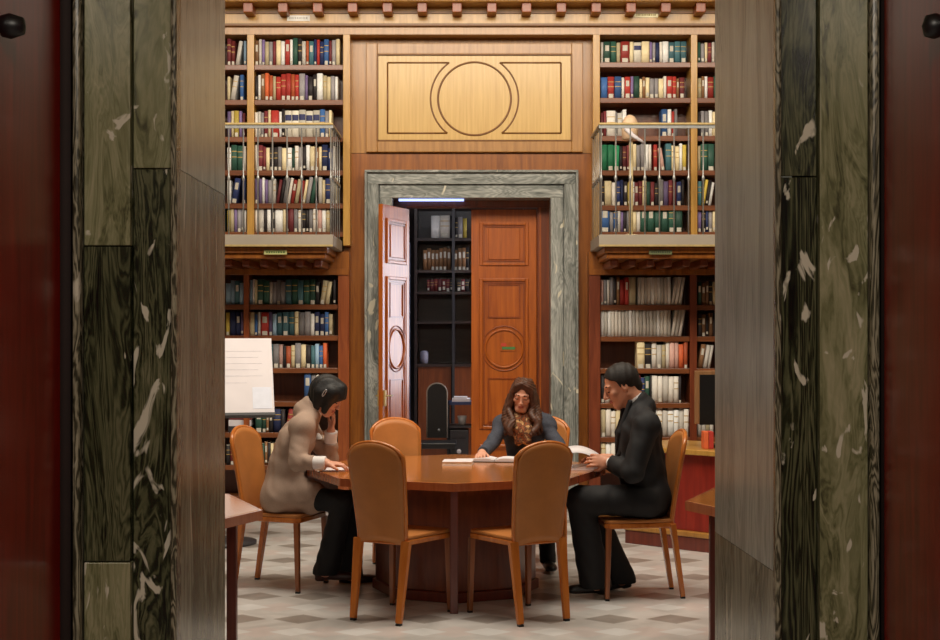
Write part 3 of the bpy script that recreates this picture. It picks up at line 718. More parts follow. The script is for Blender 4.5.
# lamp on the right balcony
fl = thing('floor_lamp', 'cream floor lamp with a domed head standing on the right balcony', 'lamp', (X(631, 12.0), 12.0, Z(234.5, YG)))
zb0 = Z(234.5, YG); hL = Z(122, 12.0)-zb0
MB().lathe([(0.11, 0), (0.11, 0.015), (0.03, 0.03)], seg=20).obj('base', plain('lamp_cream', (214, 196, 150), 0.5), fl)
MB().lathe([(0.018, 0.02), (0.018, hL-0.16)], seg=12).obj('pole', MATS['lamp_cream'], fl)
MB().lathe([(0.068, -0.15), (0.072, -0.03), (0.062, 0.01), (0.045, 0.04), (0.02, 0.058), (0.002, 0.062)], (0.03-0.04, 0, hL+0.0), seg=20).obj('lamp_head', plain('lamp_shade', (226, 194, 160), 0.5), fl)
MB().tube([(-0.05, -0.06, hL-0.06), (0.0, -0.07, hL-0.12), (0.06, -0.07, hL-0.16), (0.115, -0.05, hL-0.19)], [0.022, 0.02, 0.014, 0.008]).obj('arm', WHITEP, fl)

# ------------------------------------------------------------ tables
def octa(R): return [(R*math.sin(i*PI/4), -R*math.cos(i*PI/4)) for i in range(8)]
def make_table(label, loc, rotz=0):
    root = thing('octagonal_table', label, 'table', loc, rotz, group='octagonal cherry wood tables')
    MB().prism(octa(0.918), 0.708, 0.75).obj('tabletop', TABLEW, root, bevel=0.003)
    e = MB()
    for i in range(8):
        a = octa(0.935)[i]; b = octa(0.935)[(i+1) % 8]; a2 = octa(0.918)[i]; b2 = octa(0.918)[(i+1) % 8]
        e.hexa([(*a, 0.704), (*b, 0.704), (*b2, 0.704), (*a2, 0.704), (*a, 0.749), (*b, 0.749), (*b2, 0.749), (*a2, 0.749)])
    e.obj('edge_band', TEDGE, root)
    MB().prism(octa(0.62), 0.64, 0.706).obj('apron', TDARK, root)
    MB().prism(octa(0.50), 0.06, 0.64).obj('pedestal', TDARK, root, bevel=0.006)
    MB().prism(octa(0.52), 0.0, 0.06).obj('plinth', TLEG, root, bevel=0.006)
    for s in (-1, 1): MB().box(-0.023, 0.023, s*0.79-0.023, s*0.79+0.023, 0, 0.706).obj('leg', TLEG, root, bevel=0.004)
    return root
T0 = (-0.09, 8.73, 0)
tb = make_table('large octagonal cherry wood reading table with three people seated around it', T0)
copy_tree(tb, (-1.92, 6.65, 0), PI/2, 'octagonal table showing only its corner beside the left marble jamb')
copy_tree(tb, (2.01, 7.0, 0), PI/2, 'octagonal table showing only its corner beside the right marble jamb')

# ------------------------------------------------------------ chairs
def make_chair(label, loc, rotz, panel_m=LEATH):
    root = thing('reading_chair', label, 'chair', loc, rotz, group='tall arched-back chairs around the reading table')
    zt, zs_ = 0.915, 0.425
    def yl(z): return -0.195-0.085*max(0, (z-0.46)/0.54)**1.2
    def half(z): return 0.148+0.028*min(1, max(0, (z-0.43)/0.45))
    def panel(m, grow, y_off, th, z_lo, z_add):
        nu, nv = 14, 16; b = len(m.v)
        for side in (0, 1):
            for j in range(nv+1):
                for i in range(nu+1):
                    u = -1+2*i/nu; v = j/nv
                    top = zt-0.02+z_add+0.095*math.sqrt(max(0, 1-(abs(u)**2.0)))
                    bot = z_lo+0.022*(1-u*u)
                    z = bot+(top-bot)*v
                    hw = half(z)+grow
                    if v > 0.9: hw *= 1-0.02*((v-0.9)/0.1)**2
                    y = yl(z)-0.022*(1-u*u)+y_off+(th/2 if side else -th/2)
                    m.v.append((u*hw, y, z))
        n = (nu+1)*(nv+1)
        for j in range(nv):
            for i in range(nu):
                a = b+j*(nu+1)+i
                m.quad_faces([(a, a+1, a+nu+2, a+nu+1)], 0, True)
                a += n; m.quad_faces([(a, a+nu+1, a+nu+2, a+1)], 0, True)
        rim = [i for i in range(nu+1)]+[j*(nu+1)+nu for j in range(1, nv+1)]+[nv*(nu+1)+i for i in range(nu-1, -1, -1)]+[j*(nu+1) for j in range(nv-1, 0, -1)]
        for q in range(len(rim)):
            a, c = rim[q], rim[(q+1) % len(rim)]
            m.quad_faces([(b+c, b+a, b+n+a, b+n+c)], 0)
    m = MB(); panel(m, 0.0, 0, 0.030, zs_, 0.0); o = m.obj('backrest', panel_m, root)
    # wooden frame edge round the panel
    m = MB(); pts = []
    for j in range(9):
        z = zs_+(zt-zs_)*j/8; pts.append((-half(z)-0.002, yl(z), z))
    for i in range(1, 16):
        u = -1+2*i/16; z = zt-0.02+0.095*math.sqrt(max(0, 1-abs(u)**2.0)); pts.append((u*(half(z)), yl(z)-0.022*(1-u*u), z+0.002))
    for j in range(8, -1, -1):
        z = zs_+(zt-zs_)*j/8; pts.append((half(z)+0.002, yl(z), z))
    m.tube(pts, 0.013, seg=8); m.obj('back_frame', CHAIRW, root)
    # seat: pad on wooden rail
    sf, sr = 0.205, 0.165
    outline = [(-sr, -0.20), (sr, -0.20), (sf, 0.19), (sf-0.03, 0.215), (-sf+0.03, 0.215), (-sf, 0.19)]
    MB().prism([(x*0.985, y) for x, y in outline], 0.455, 0.476).obj('seat', panel_m, root, bevel=0.008)
    MB().prism(outline, 0.425, 0.455).obj('seat_rail', CHAIRW, root, bevel=0.006)
    for s in (-1, 1):
        MB().bar((s*0.150, -0.262, 0.012), (s*0.157, -0.197, 0.45), (0.036, 0.026), (0.054, 0.034)).obj('leg', CHAIRW, root, bevel=0.004)
        lg = root.children[-1] if False else COL.objects[-1]
        MB().box(s*0.150-0.014, s*0.150+0.014, -0.275, -0.249, 0, 0.012).obj('foot_glide', BLACK, lg)
        MB().bar((s*0.196, 0.205, 0.012), (s*0.190, 0.195, 0.428), (0.026, 0.026), (0.034, 0.034)).obj('leg', LEGD, root, bevel=0.004)
        MB().box(s*0.196-0.012, s*0.196+0.012, 0.193, 0.217, 0, 0.012).obj('foot_glide', BLACK, COL.objects[-1])
    return root
ch = make_chair('empty tan chair with its back to us at the left front of the table', (-0.385, 7.90, 0), math.radians(-30))
copy_tree(ch, (0.272, 7.88, 0), math.radians(30), 'empty tan chair with its back to us at the right front of the table')
copy_tree(ch, (-1.175, 8.79, 0), math.radians(-110), 'chair under the woman in the beige coat on the left')
copy_tree(ch, (1.00, 8.51, 0), math.radians(95), 'chair under the man in the black suit on the right')
copy_tree(ch, (-0.405, 9.44, 0), math.radians(-155), 'empty tan chair facing us at the far left of the table')
copy_tree(ch, (0.42, 9.60, 0), math.radians(157), 'chair under the long haired woman at the far side of the table')

# ------------------------------------------------------------ desk at right
dk = thing('reception_desk', 'red panelled desk with pale wooden top behind the man on the right', 'desk', (1.17, 10.57, 0), math.atan2(-0.656, 0.754))
MB().box(0.02, 1.6, 0.03, 0.65, 0.14, 0.70).obj('body', REDP, dk, bevel=0.004)
MB().box(0, 1.62, 0, 0.67, 0.0, 0.10).obj('plinth', TLEG, dk, bevel=0.004)
MB().box(-0.01, 1.63, -0.01, 0.68, 0.10, 0.14).obj('plinth_moulding', SURR, dk, bevel=0.008)
MB().box(-0.03, 1.65, -0.03, 0.70, 0.70, 0.74).obj('desktop', GOLD, dk, bevel=0.006)
mo = thing('monitor', 'black screen in a tan surround standing on the red desk by the right jamb', 'monitor', (X(715, 10.25), 10.35, 0.742), math.radians(8))
MB().box(-0.13, 0.30, 0, 0.04, 0.17, 0.565).obj('surround', wood('monitor_tan', (150, 110, 74), (126, 90, 58)), mo, bevel=0.006)
MB().box(-0.10, 0.27, -0.006, 0.0, 0.165, 0.535).obj('screen', BLACK, mo)
MB().box(0.04, 0.13, 0.01, 0.05, 0.02, 0.18).obj('stand', BLACK, mo); MB().box(-0.02, 0.19, -0.06, 0.10, 0, 0.02).obj('base', BLACK, mo)
ox = X(703.5, 10.2)
for i, (c, lab) in enumerate((('o', 'orange folder standing on the red desk in front of the monitor stand'), ('r', 'red folder standing on the red desk right of the orange folder'))):
    o = MB().box(0, 0.034, 0, 0.12, 0, 0.125).obj('folder', bookmat(c, 2), loc=(ox+i*0.037, 10.18, 0.742), bevel=0.003); tag(o, lab, 'folder')

# ------------------------------------------------------------ flip chart
fc = thing('flip_chart', 'white flip chart pad on a stand in front of the lower left bookcase', 'flip chart', (0, 0, 0))
br = Vector((X(275, 10.35), 10.35, Z(412.5, 10.35)))
yaw = math.radians(14); tilt = math.radians(24)
n_ = Vector((math.sin(yaw), -math.cos(yaw), 0)); wdir = Vector((-math.cos(yaw), -math.sin(yaw), 0))
updir = (Vector((0, 0, 1))*math.cos(tilt)-n_*math.sin(tilt)).normalized(); nn = wdir.cross(updir).normalized()
if nn.y > 0: nn = -nn
hgt = (Z(338.5, 10.6)-br.z)/math.cos(tilt); WD = 0.72
def slab(name, o0, w0, w1, h0, h1, t0, t1, mat, parent, bev=0.002):
    Q = lambda a, h, t: o0+wdir*a+updir*h+nn*t
    return MB().hexa([Q(w0, h0, t0), Q(w1, h0, t0), Q(w1, h0, t1), Q(w0, h0, t1), Q(w0, h1, t0), Q(w1, h1, t0), Q(w1, h1, t1), Q(w0, h1, t1)]).obj(name, mat, parent, bevel=bev)
slab('board', br, 0, WD, -0.008, hgt, -0.03, -0.006, DKGREY, fc)
slab('paper_pad', br, 0.003, WD, 0.0, hgt, -0.006, 0.006, WHITEP, fc)
slab('ledge', br, 0, WD, -0.03, -0.008, -0.03, 0.03, DKGREY, fc)
WP2 = plain('note_sheet', (222, 226, 240), 0.7, noise=0.03)
slab('taped_note', br, 0.02, 0.16, 0.03, 0.20, 0.006, 0.008, WP2, fc, 0)
slab('writing_line', br, 0.20, 0.62, 0.235, 0.239, 0.006, 0.0075, plain('pencil', (208, 202, 210), 0.7), fc, 0)
for k in range(5): slab('writing_line', br, 0.08+0.03*(k % 2), 0.60-0.05*k, 0.29+0.05*k, 0.293+0.05*k, 0.006, 0.0075, MATS['pencil'], fc, 0)
pc = br+wdir*0.44
MB().tube([(pc.x, pc.y+0.30, 0.03), (pc.x, pc.y+0.30, br.z+0.30), (pc.x, pc.y+0.16, br.z+0.28)], 0.018).obj('stand_pole', DKGREY, fc)
MB().lathe([(0.26, 0), (0.26, 0.02), (0.03, 0.04)], (pc.x, pc.y+0.30, 0), seg=28).obj('stand_base', DKGREY, fc)

# ------------------------------------------------------------ back room objects
dc = thing('high_back_chair', 'black arched high-back chair in the room behind the doorway', 'chair', (X(437, 14.4), 14.4, 0))
m = MB(); nn_ = 20
ol = [(-0.10, 0.0)]
arch = [(-0.10+0.0, 0.5)]+[(-0.10*math.cos(PI*i/nn_), Z(393, 14.4)+0.10*math.sin(PI*i/nn_)) for i in range(nn_+1)]+[(0.10, 0.5)]
bq = len(m.v); na = len(arch)
m.v += [(x, 0, z) for x, z in arch]+[(x, 0.04, z) for x, z in arch]
m.quad_faces([tuple(bq+i for i in range(na)), tuple(bq+na+i for i in range(na))[::-1]]); m.quad_faces([(bq+(i+1) % na, bq+i, bq+na+i, bq+na+(i+1) % na) for i in range(na)])
m.obj('backrest', BLACK, dc)
MB().tube([(x+(0.004 if x > 0 else -0.004), -0.002, z) for x, z in arch], 0.007).obj('back_frame', plain('pale_edge', (150, 140, 130), 0.4), dc)
MB().lathe([(0.001, -0.008), (0.014, -0.006), (0.014, 0)], (0.02, 0, Z(430, 14.4)), axis='Y', seg=12).obj('button', STEEL, dc)
MB().box(-0.2, 0.2, -0.4, 0.0, 0.42, 0.48).obj('seat', BLACK, dc, bevel=0.01)
for sx in (-0.17, 0.17):
    for sy in (-0.36, 0.0): MB().box(sx-0.018, sx+0.018, sy-0.018, sy+0.018, 0, 0.42).obj('leg', BLACK, dc)
yc = 14.6
cb = thing('printer_cabinet', 'black open cabinet with a blue and white top shelf in the back room', 'cabinet', (X(447, yc), yc, 0))
wc = X(480, yc)-X(447, yc)
zt_ = Z(402, yc)
MB().box(0, 0.025, 0, 0.4, 0, zt_).box(wc, wc+0.025, 0, 0.4, 0, zt_).obj('side_panel', BLACK, cb)
MB().box(0, wc+0.02, 0, 0.4, zt_-0.03, zt_).obj('top_shelf', plain('blue_top', (40, 54, 96), 0.5), cb)
MB().box(0, wc, 0, 0.4, Z(426, yc)-0.02, Z(426, yc)).obj('shelf', DKGREY, cb)
o = MB().box(0, 0.19, 0, 0.25, 0, 0.03).box(0.02, 0.16, 0.02, 0.22, 0.03, 0.05).obj('paper_stack', WHITEP, loc=(X(452, yc), yc+0.03, zt_+0.001)); tag(o, 'white papers piled on the black cabinet in the back room', 'paper')
pr = thing('printer', 'dark grey printer with a round white emblem low in the back room cabinet', 'printer', (X(459, yc), yc+0.02, Z(426, yc)-0.022-0.36), 0)
MB().box(-0.10, 0.10, 0, 0.3, 0.02, 0.34).obj('body', DKGREY, pr, bevel=0.01)
MB().lathe([(0.001, -0.008), (0.024, -0.006), (0.024, 0.0)], (0.0, 0, 0.115), axis='Y', seg=20).obj('emblem', WHITEP, pr)
MB().box(-0.07, 0.07, -0.005, 0, 0.25, 0.26).obj('paper_slot', BLACK, pr); MB().box(-0.09, 0.09, 0.01, 0.28, 0, 0.02).obj('foot', BLACK, pr)
ZP = Z(426, yc)-0.022-0.36
MB().box(0, wc, 0, 0.4, ZP-0.02, ZP-0.001).obj('shelf', DKGREY, cb)
o = MB().lathe([(0.035, 0), (0.05, 0.10), (0.045, 0.10), (0.03, 0.01)], seg=20).obj('cup', plain('cup_grey', (160, 156, 158), 0.5), loc=(X(462, yc), yc+0.1, Z(426, yc)+0.001)); tag(o, 'pale grey cup on the middle shelf of the back room cabinet', 'cup')
o = MB().lathe([(0.045, 0), (0.048, 0.06), (0.045, 0.13), (0.03, 0.145), (0.001, 0.147)], seg=20).obj('speaker', plain('pale_mauve', (150, 146, 166), 0.4), loc=(X(424, ya), ya+0.08, bz[4]+0.001)); tag(o, 'small pale rounded jar alone on a shelf of the dark shelving unit', 'jar'); o.name = 'jar'
for k, (dz, c) in enumerate(((0, 'y'), (0.05, 'k'), (0.10, 'w'), (0.15, 'y'), (0.20, 'w'))):
    o = MB().box(0, 0.19, 0, 0.28, 0, 0.048).obj('paper_bundle', bookmat(c, 0), loc=(-0.87+0.008*k, 14.32, Z(236, 14.3)+0.001+dz), bevel=0.002)
    tag(o, '%s bundle of papers, %s from the bottom, on the dark blue shelving behind the door' % (CC[c][0], ORD[k]), 'paper', 'paper bundles behind the door')

# ------------------------------------------------------------ papers and books on the table
TZ = 0.7505
def open_book(label, loc, rotz, w_, d_, cover, lift=0.0):
    root = thing('open_book', label, 'book', loc, rotz)
    MB().box(-w_, w_, -d_/2, d_/2, 0, 0.004).obj('cover', cover, root)
    for s in (-1, 1):
        m = MB(); n = 10; b = 0
        for sd in (0, 1):
            for i in range(n+1):
                t = i/n; x = s*(0.002+t*(w_-0.006)); z = 0.004+ (0 if sd == 0 else 0.008+0.016*math.sin(min(1, t*1.6)*PI/2)*(1-t*0.55))
                for y in (-d_/2+0.005, d_/2-0.005): m.v.append((x, y, z))
        for i in range(n):
            a = 2*i; q = 2*(n+1)
            m.quad_faces([(q+a, q+a+1, q+a+3, q+a+2)], 0, True); m.quad_faces([(a, a+2, q+a+2, q+a), (a+1, q+a+1, q+a+3, a+3)], 0)
        m.quad_faces([(2*n, 2*n+1, 2*(n+1)+2*n+1, 2*(n+1)+2*n)], 0)
        m.obj('page_block', WHITEP, root)
    return root
ob1 = open_book('open book with dark cover under the hand of the long haired woman', (X(496, 9.16), 9.16, TZ), math.radians(-8), 0.14, 0.21, BLACK)
ob2 = open_book('open white book on the table edge in front of the man', (0.63, 8.62, TZ), math.radians(6), 0.15, 0.20, WHITEP)
m = MB(); n = 14; b2l = ob2.matrix_basis.inverted(); b2l = (Matrix.Translation(ob2.location) @ Matrix.Rotation(ob2.rotation_euler.z, 4, 'Z')).inverted()
for i in range(n+1):      # page lifted between the hands
    t = i/n; px_ = 602-36*t; py_ = 459-13*math.sin(t*PI*0.62)**0.8+2.5*t*t
    for y in (8.52, 8.74):
        p = b2l @ Vector(P(px_, py_+(8.74-y)/0.22*7-2, y).tolist()); m.v.append(tuple(p))
for i in range(n): m.quad_faces([(2*i, 2*i+1, 2*i+3, 2*i+2)], 0, True)
o = m.obj('turning_page', WHITEP, ob2); sm = o.modifiers.new('s', 'SOLIDIFY'); sm.thickness = 0.0012
pp = thing('notebook', 'closed white notebook alone near the middle of the table', 'notebook', (X(458, 8.95), 8.93, TZ), math.radians(-4))
MB().box(-0.095, 0.095, -0.09, 0.09, 0, 0.003).box(-0.095, 0.095, -0.09, 0.09, 0.021, 0.024).obj('cover', WHITEP, pp, bevel=0.001)
MB().box(-0.092, 0.092, -0.087, 0.087, 0.003, 0.021).obj('page_block', CREAM, pp)
o = MB().box(-0.10, 0.10, -0.05, 0.05, 0, 0.008).obj('paper_sheet', WHITEP, loc=(X(472, 9.22), 9.2, TZ), rotz=0.1); tag(o, 'white sheets lying behind the closed notebook on the table', 'paper')
o = MB().box(-0.12, 0.12, -0.09, 0.09, 0, 0.004).obj('paper_sheet', WHITEP, loc=(-0.80, 8.60, TZ), rotz=0.3); tag(o, 'white paper under the hand of the woman in the beige coat', 'paper')

# ------------------------------------------------------------ people: implicit surfaces meshed with surface nets
V = lambda *a: np.array(a, dtype=float)
def unit(v): return v/np.linalg.norm(v)
class Field:
    def __init__(s, lo, hi, h):
        s.lo = np.array(lo, float); s.h = h
        s.n = np.maximum(4, np.ceil((np.array(hi)-s.lo)/h).astype(int)+1)
        s.F = np.full(tuple(s.n), 1.0, dtype=np.float32)
        s.ax = [(s.lo[i]+np.arange(s.n[i])*h).astype(np.float32) for i in range(3)]
    def _sl(s, lo, hi):
        a = np.clip(np.floor((np.array(lo)-s.lo)/s.h).astype(int), 0, s.n-1); b = np.clip(np.ceil((np.array(hi)-s.lo)/s.h).astype(int)+1, 1, s.n)
        sl = tuple(slice(int(a[i]), int(max(b[i], a[i]+1))) for i in range(3))
        g = (s.ax[0][sl[0]][:, None, None], s.ax[1][sl[1]][None, :, None], s.ax[2][sl[2]][None, None, :])
        return sl, g
    def merge(s, fn, lo, hi, k=0.0, mode='add', pad=None):
        m = (k+3*s.h) if pad is None else pad
        sl, g = s._sl(np.array(lo)-m, np.array(hi)+m)
        a = s.F[sl]; d = fn(*g).astype(np.float32)
        if mode == 'sub': d = -d; h = np.maximum(k-np.abs(a-d), 0)/k if k else 0; s.F[sl] = np.maximum(a, d)+(h*h*k/4 if k else 0)
        else: h = np.maximum(k-np.abs(a-d), 0)/k if k else 0; s.F[sl] = np.minimum(a, d)-(h*h*k/4 if k else 0)
    def cone(s, a, b, ra, rb, k=0.02, mode='add'):
        a = np.array(a, float); b = np.array(b, float); ab = b-a; L2 = float(ab@ab)+1e-12
        def fn(x, y, z):
            px, py, pz = x-a[0], y-a[1], z-a[2]
            t = np.clip((px*ab[0]+py*ab[1]+pz*ab[2])/L2, 0, 1)
            return np.sqrt((px-t*ab[0])**2+(py-t*ab[1])**2+(pz-t*ab[2])**2)-(ra+(rb-ra)*t)
        r = max(ra, rb); s.merge(fn, np.minimum(a, b)-r, np.maximum(a, b)+r, k, mode)
    def chain(s, pts, rs, k=0.02):
        for i in range(len(pts)-1): s.cone(pts[i], pts[i+1], rs[i], rs[i+1], k)
    def ell(s, c, r, R=None, k=0.02, mode='add'):
        c = np.array(c, float); r = np.array(r, float); R = np.eye(3) if R is None else R
        def fn(x, y, z):
            px, py, pz = x-c[0], y-c[1], z-c[2]
            q = [px*R[0, i]+py*R[1, i]+pz*R[2, i] for i in range(3)]
            k0 = np.sqrt(sum((q[i]/r[i])**2 for i in range(3))); k1 = np.sqrt(sum((q[i]/r[i]**2)**2 for i in range(3)))+1e-9
            return k0*(k0-1)/k1
        e = np.sqrt(((R*r)**2).sum(1)); s.merge(fn, c-e, c+e, k, mode)
    def disp(s, fn):
        sl, g = s._sl(s.lo, s.lo+s.n*s.h); m = np.abs(s.F) < 0.05
        s.F += np.where(m, fn(*g), 0).astype(np.float32)
    def cut(s, p, n):       # remove the side the normal points to
        p = np.array(p); n = unit(np.array(n, float)); g = (s.ax[0][:, None, None], s.ax[1][None, :, None], s.ax[2][None, None, :])
        s.F = np.maximum(s.F, ((g[0]-p[0])*n[0]+(g[1]-p[1])*n[1]+(g[2]-p[2])*n[2]).astype(np.float32))
    def cut_local(s, p, n, r):   # same, within radius r of p only
        p = np.array(p, float); n = unit(np.array(n, float)); sl, g = s._sl(p-r, p+r)
        d = ((g[0]-p[0])*n[0]+(g[1]-p[1])*n[1]+(g[2]-p[2])*n[2]); rr = np.sqrt((g[0]-p[0])**2+(g[1]-p[1])**2+(g[2]-p[2])**2)-r
        s.F[sl] = np.maximum(s.F[sl], np.minimum(d, -rr)).astype(np.float32)
    def mesh(s):
        F = s.F.copy()
        for ax in range(3):
            i0 = [slice(None)]*3; i0[ax] = 0; F[tuple(i0)] = np.maximum(F[tuple(i0)], 0.5*s.h); i0[ax] = -1; F[tuple(i0)] = np.maximum(F[tuple(i0)], 0.5*s.h)
        I = F < 0; nx, ny, nz = F.shape
        cnt = np.zeros((nx-1, ny-1, nz-1), np.uint8)
        for a in (0, 1):
            for b in (0, 1):
                for c in (0, 1): cnt += I[a:nx-1+a, b:ny-1+b, c:nz-1+c]
        cells = np.argwhere((cnt > 0) & (cnt < 8)); idx = np.full(cnt.shape, -1, np.int32); idx[tuple(cells.T)] = np.arange(len(cells))
        acc = np.zeros((len(cells), 3)); num = np.zeros(len(cells))
        cor = [(a, b, c) for a in (0, 1) for b in (0, 1) for c in (0, 1)]
        val = {c: F[tuple((cells+np.array(c)).T)] for c in cor}
        for c in cor:
            for ax in range(3):
                if c[ax]: continue
                d = list(c); d[ax] = 1; d = tuple(d); f0, f1 = val[c], val[d]; m = (f0 < 0) != (f1 < 0)
                t = np.where(m, f0/np.where(m, f0-f1, 1), 0)
                p = np.array(c, float)[None, :].repeat(len(cells), 0); p[:, ax] = t
                acc[m] += p[m]; num[m] += 1
        P_ = s.lo+(cells+acc/num[:, None])*s.h
        quads = []
        for ax in range(3):
            u, v = (ax+1) % 3, (ax+2) % 3
            s0 = [slice(None)]*3; s1 = [slice(None)]*3; s0[ax] = slice(0, -1); s1[ax] = slice(1, None)
            A, B = I[tuple(s0)], I[tuple(s1)]; e = np.argwhere(A != B)
            ok = (e[:, u] > 0) & (e[:, v] > 0) & (e[:, u] < F.shape[u]-1) & (e[:, v] < F.shape[v]-1); e = e[ok]
            fl = A[tuple(e.T)]
            def cell(du, dv):
                q = e.copy(); q[:, u] -= du; q[:, v] -= dv; return idx[tuple(q.T)]
            q = np.stack([cell(1, 1), cell(0, 1), cell(0, 0), cell(1, 0)], 1)
            q[~fl] = q[~fl][:, ::-1]; quads.append(q)
        Q = np.concatenate(quads)
        # light smoothing
        for _ in range(2):
            sm = np.zeros_like(P_); nn = np.zeros(len(P_))
            for a in range(4):
                b = (a+1) % 4; np.add.at(sm, Q[:, a], P_[Q[:, b]]); np.add.at(nn, Q[:, a], 1); np.add.at(sm, Q[:, b], P_[Q[:, a]]); np.add.at(nn, Q[:, b], 1)
            P_ = 0.6*P_+0.4*sm/np.maximum(nn, 1)[:, None]
        return P_, Q
    def obj(s, name, mats, parent, matfn=None, origin=(0, 0, 0)):
        P_, Q = s.mesh(); P_ = P_-np.array(origin); me = bpy.data.meshes.new(name)
        me.vertices.add(len(P_)); me.vertices.foreach_set('co', P_.astype(np.float32).ravel())
        me.loops.add(Q.size); me.loops.foreach_set('vertex_index', Q.astype(np.int32).ravel())
        me.polygons.add(len(Q)); me.polygons.foreach_set('loop_start', np.arange(0, Q.size, 4, dtype=np.int32))
        me.update(calc_edges=True); me.validate()
        if not isinstance(mats, (list, tuple)): mats = [mats]
        for m in mats: me.materials.append(m)
        me.polygons.foreach_set('use_smooth', np.ones(len(me.polygons), bool))
        if matfn is not None and len(me.polygons) == len(Q):
            me.polygons.foreach_set('material_index', matfn(P_[Q].mean(1)+np.array(origin)).astype(np.int32))
        me.update()
        o = bpy.data.objects.new(name, me); COL.objects.link(o); o.parent = parent; return o

def frame(fwd, upish):
    f = unit(fwd); r = unit(np.cross(f, upish)); u = np.cross(r, f); return np.stack([r, f, u], 1)   # columns right, fwd, up

def head(F, c, R, sc=1.0, fem=False, neck=None):
    w_ = lambda p: c+R@(V(*p)*sc)
    j = 0.87 if fem else 1.0
    F.ell(w_((0, -.018, .032)), V(.074, .094, .086)*sc, R, 0.02)
    F.ell(w_((0, .022, -.032)), V(.058*j, .062, .078)*sc, R, 0.03)
    F.cone(w_((-.018, .062, -.098)), w_((.018, .062, -.098)), .017*sc, .017*sc, 0.03)
    for s in (-1, 1):
        F.cone(w_((s*.052*j, -.005, -.050)), w_((s*.022, .055, -.092)), .020*sc, .018*sc, 0.025)
        F.ell(w_((s*.040, .058, -.018)), V(.022, .018, .018)*sc, R, 0.02)
        F.ell(w_((s*.031, .096, .006)), V(.015, .012, .010)*sc, R, 0.012, 'sub')
        F.ell(w_((s*.031, .074, .004)), V(.013, .013, .012)*sc, R, 0.004)
        F.cone(w_((s*.014, .080, .026)), w_((s*.046, .070, .026)), .009*sc, .008*sc, 0.012)
        F.ell(w_((s*.0105, .094, -.034)), V(.008, .009, .007)*sc, R, 0.006)
        F.ell(w_((s*.075, -.010, -.004)), V(.007, .018, .030)*sc, R, 0.006)
        F.ell(w_((s*.080, -.008, .002)), V(.005, .009, .015)*sc, R, 0.004, 'sub')
    q_ = .72 if fem else 1.0
    F.cone(w_((0, .084, .018)), w_((0, .100 if fem else .104, -.026)), .0075*sc*q_, .0115*sc*q_, 0.012)
    F.ell(w_((0, .103 if fem else .108, -.029)), V(.009, .008, .008)*sc*q_, R, 0.008)
    F.ell(w_((0, .082, -.056)), V(.022, .012, .007)*sc, R, 0.006)
    F.ell(w_((0, .080, -.067)), V(.020, .012, .007)*sc, R, 0.006)
    F.ell(w_((0, .094, -.0615)), V(.020, .006, .0015)*sc, R, 0.003, 'sub')
    if neck is not None:
        r = .050 if fem else .060
        F.cone(w_((0, -.028, -.040)), neck, r*sc, (r+.004)*sc, 0.03)
def head_mats(c, R, sc=1.0, down=True):
    def fn(C):
        L = (C-c)@R/sc; x, y, z = np.abs(L[:, 0]), L[:, 1], L[:, 2]; m = np.zeros(len(C), int)
        m[(x < .021) & (y > .080) & (z < -.052) & (z > -.070)] = 1
        m[(x > .014) & (x < .046) & (y > .055) & (z > .026) & (z < .032)] = 2
        m[(((x-.031)/.016)**2+((z+.002)/.0045)**2 < 1) & (y > .06)] = 2
        return m
    return fn
def hand(F, wr, d, n, thumb, curl=0.35, sc=1.0, spread=0.06):
    """wr wrist, d towards the fingers, n out of the palm, thumb the side vector sign (+1/-1 along d x n)"""
    d = unit(d); n = unit(n-d*(n@d)); s = np.cross(d, n)*thumb; B = np.stack([d, s, n], 1); q = lambda a, b, c: wr+B@(V(a, b, c)*sc)
    F.cone(wr-d*0.05, wr, .027*sc, .023*sc, 0.02)
    F.ell(q(.048, 0, 0), V(.050, .038, .0145)*sc, B, 0.016)
    F.ell(q(.03, .022, .008), V(.028, .016, .012)*sc, B, 0.01)
    for off, L, base in ((.030, .070, .082), (.010, .080, .088), (-.010, .074, .086), (-.029, .058, .078)):
        p = q(base-.015, off, -.002); a = 0.12; lat = off*spread/.03
        for i, (fr, r0, r1) in enumerate(((.42, .0092, .0085), (.32, .0085, .0078), (.26, .0078, .0070))):
            dr = B@unit(V(math.cos(a), lat, math.sin(a))); e = p+dr*(L+.015*(i == 0))*fr*sc
            F.cone(p, e, r0*sc, r1*sc, 0.004 if i else 0.006); p = e; a += curl*(1.2 if i == 0 else 0.9)
    p = q(.022, .026, .004); e = q(.052, .050, .014); F.cone(p, e, .0125*sc, .0105*sc, 0.01); F.cone(e, q(.078, .054, .024), .0102*sc, .0085*sc, 0.004)
def arm(F, sh, el, wr, r, k=0.03):
    F.cone(sh, el, r[0], r[1], k); F.cone(el, wr, r[1]*0.98, r[2], k*0.5)
def torso(F, J, g, lat, k=0.06):
    pel, mid, che = J['pelvis'], J['mid'], J['chest']; sc = J.get('w', 1.0)
    for c, a, r in ((pel, mid-pel, (.165, .115, .105)), (mid, che-pel, (.145, .105, .13)), (che, J['neck']-che, (.165, .112, .150))):
        u = unit(a); f = unit(np.cross(u, lat)); R = np.stack([lat, f, u], 1); F.ell(c, V(r[0]*sc+g, r[1]*sc+g, r[2]+g), R, k)
    for s in ('shL', 'shR'): F.cone(J['neckb'], J[s], .050+g, .056+g, 0.05)
def legs(F, J, g, hem=0.0, k=0.04):
    for s in ('L', 'R'):
        F.cone(J['hip'+s], J['knee'+s], .078+g, .057+g, k); F.cone(J['knee'+s], J['ank'+s]-V(0, 0, .03), .054+g, .036+g+hem, k*0.6)
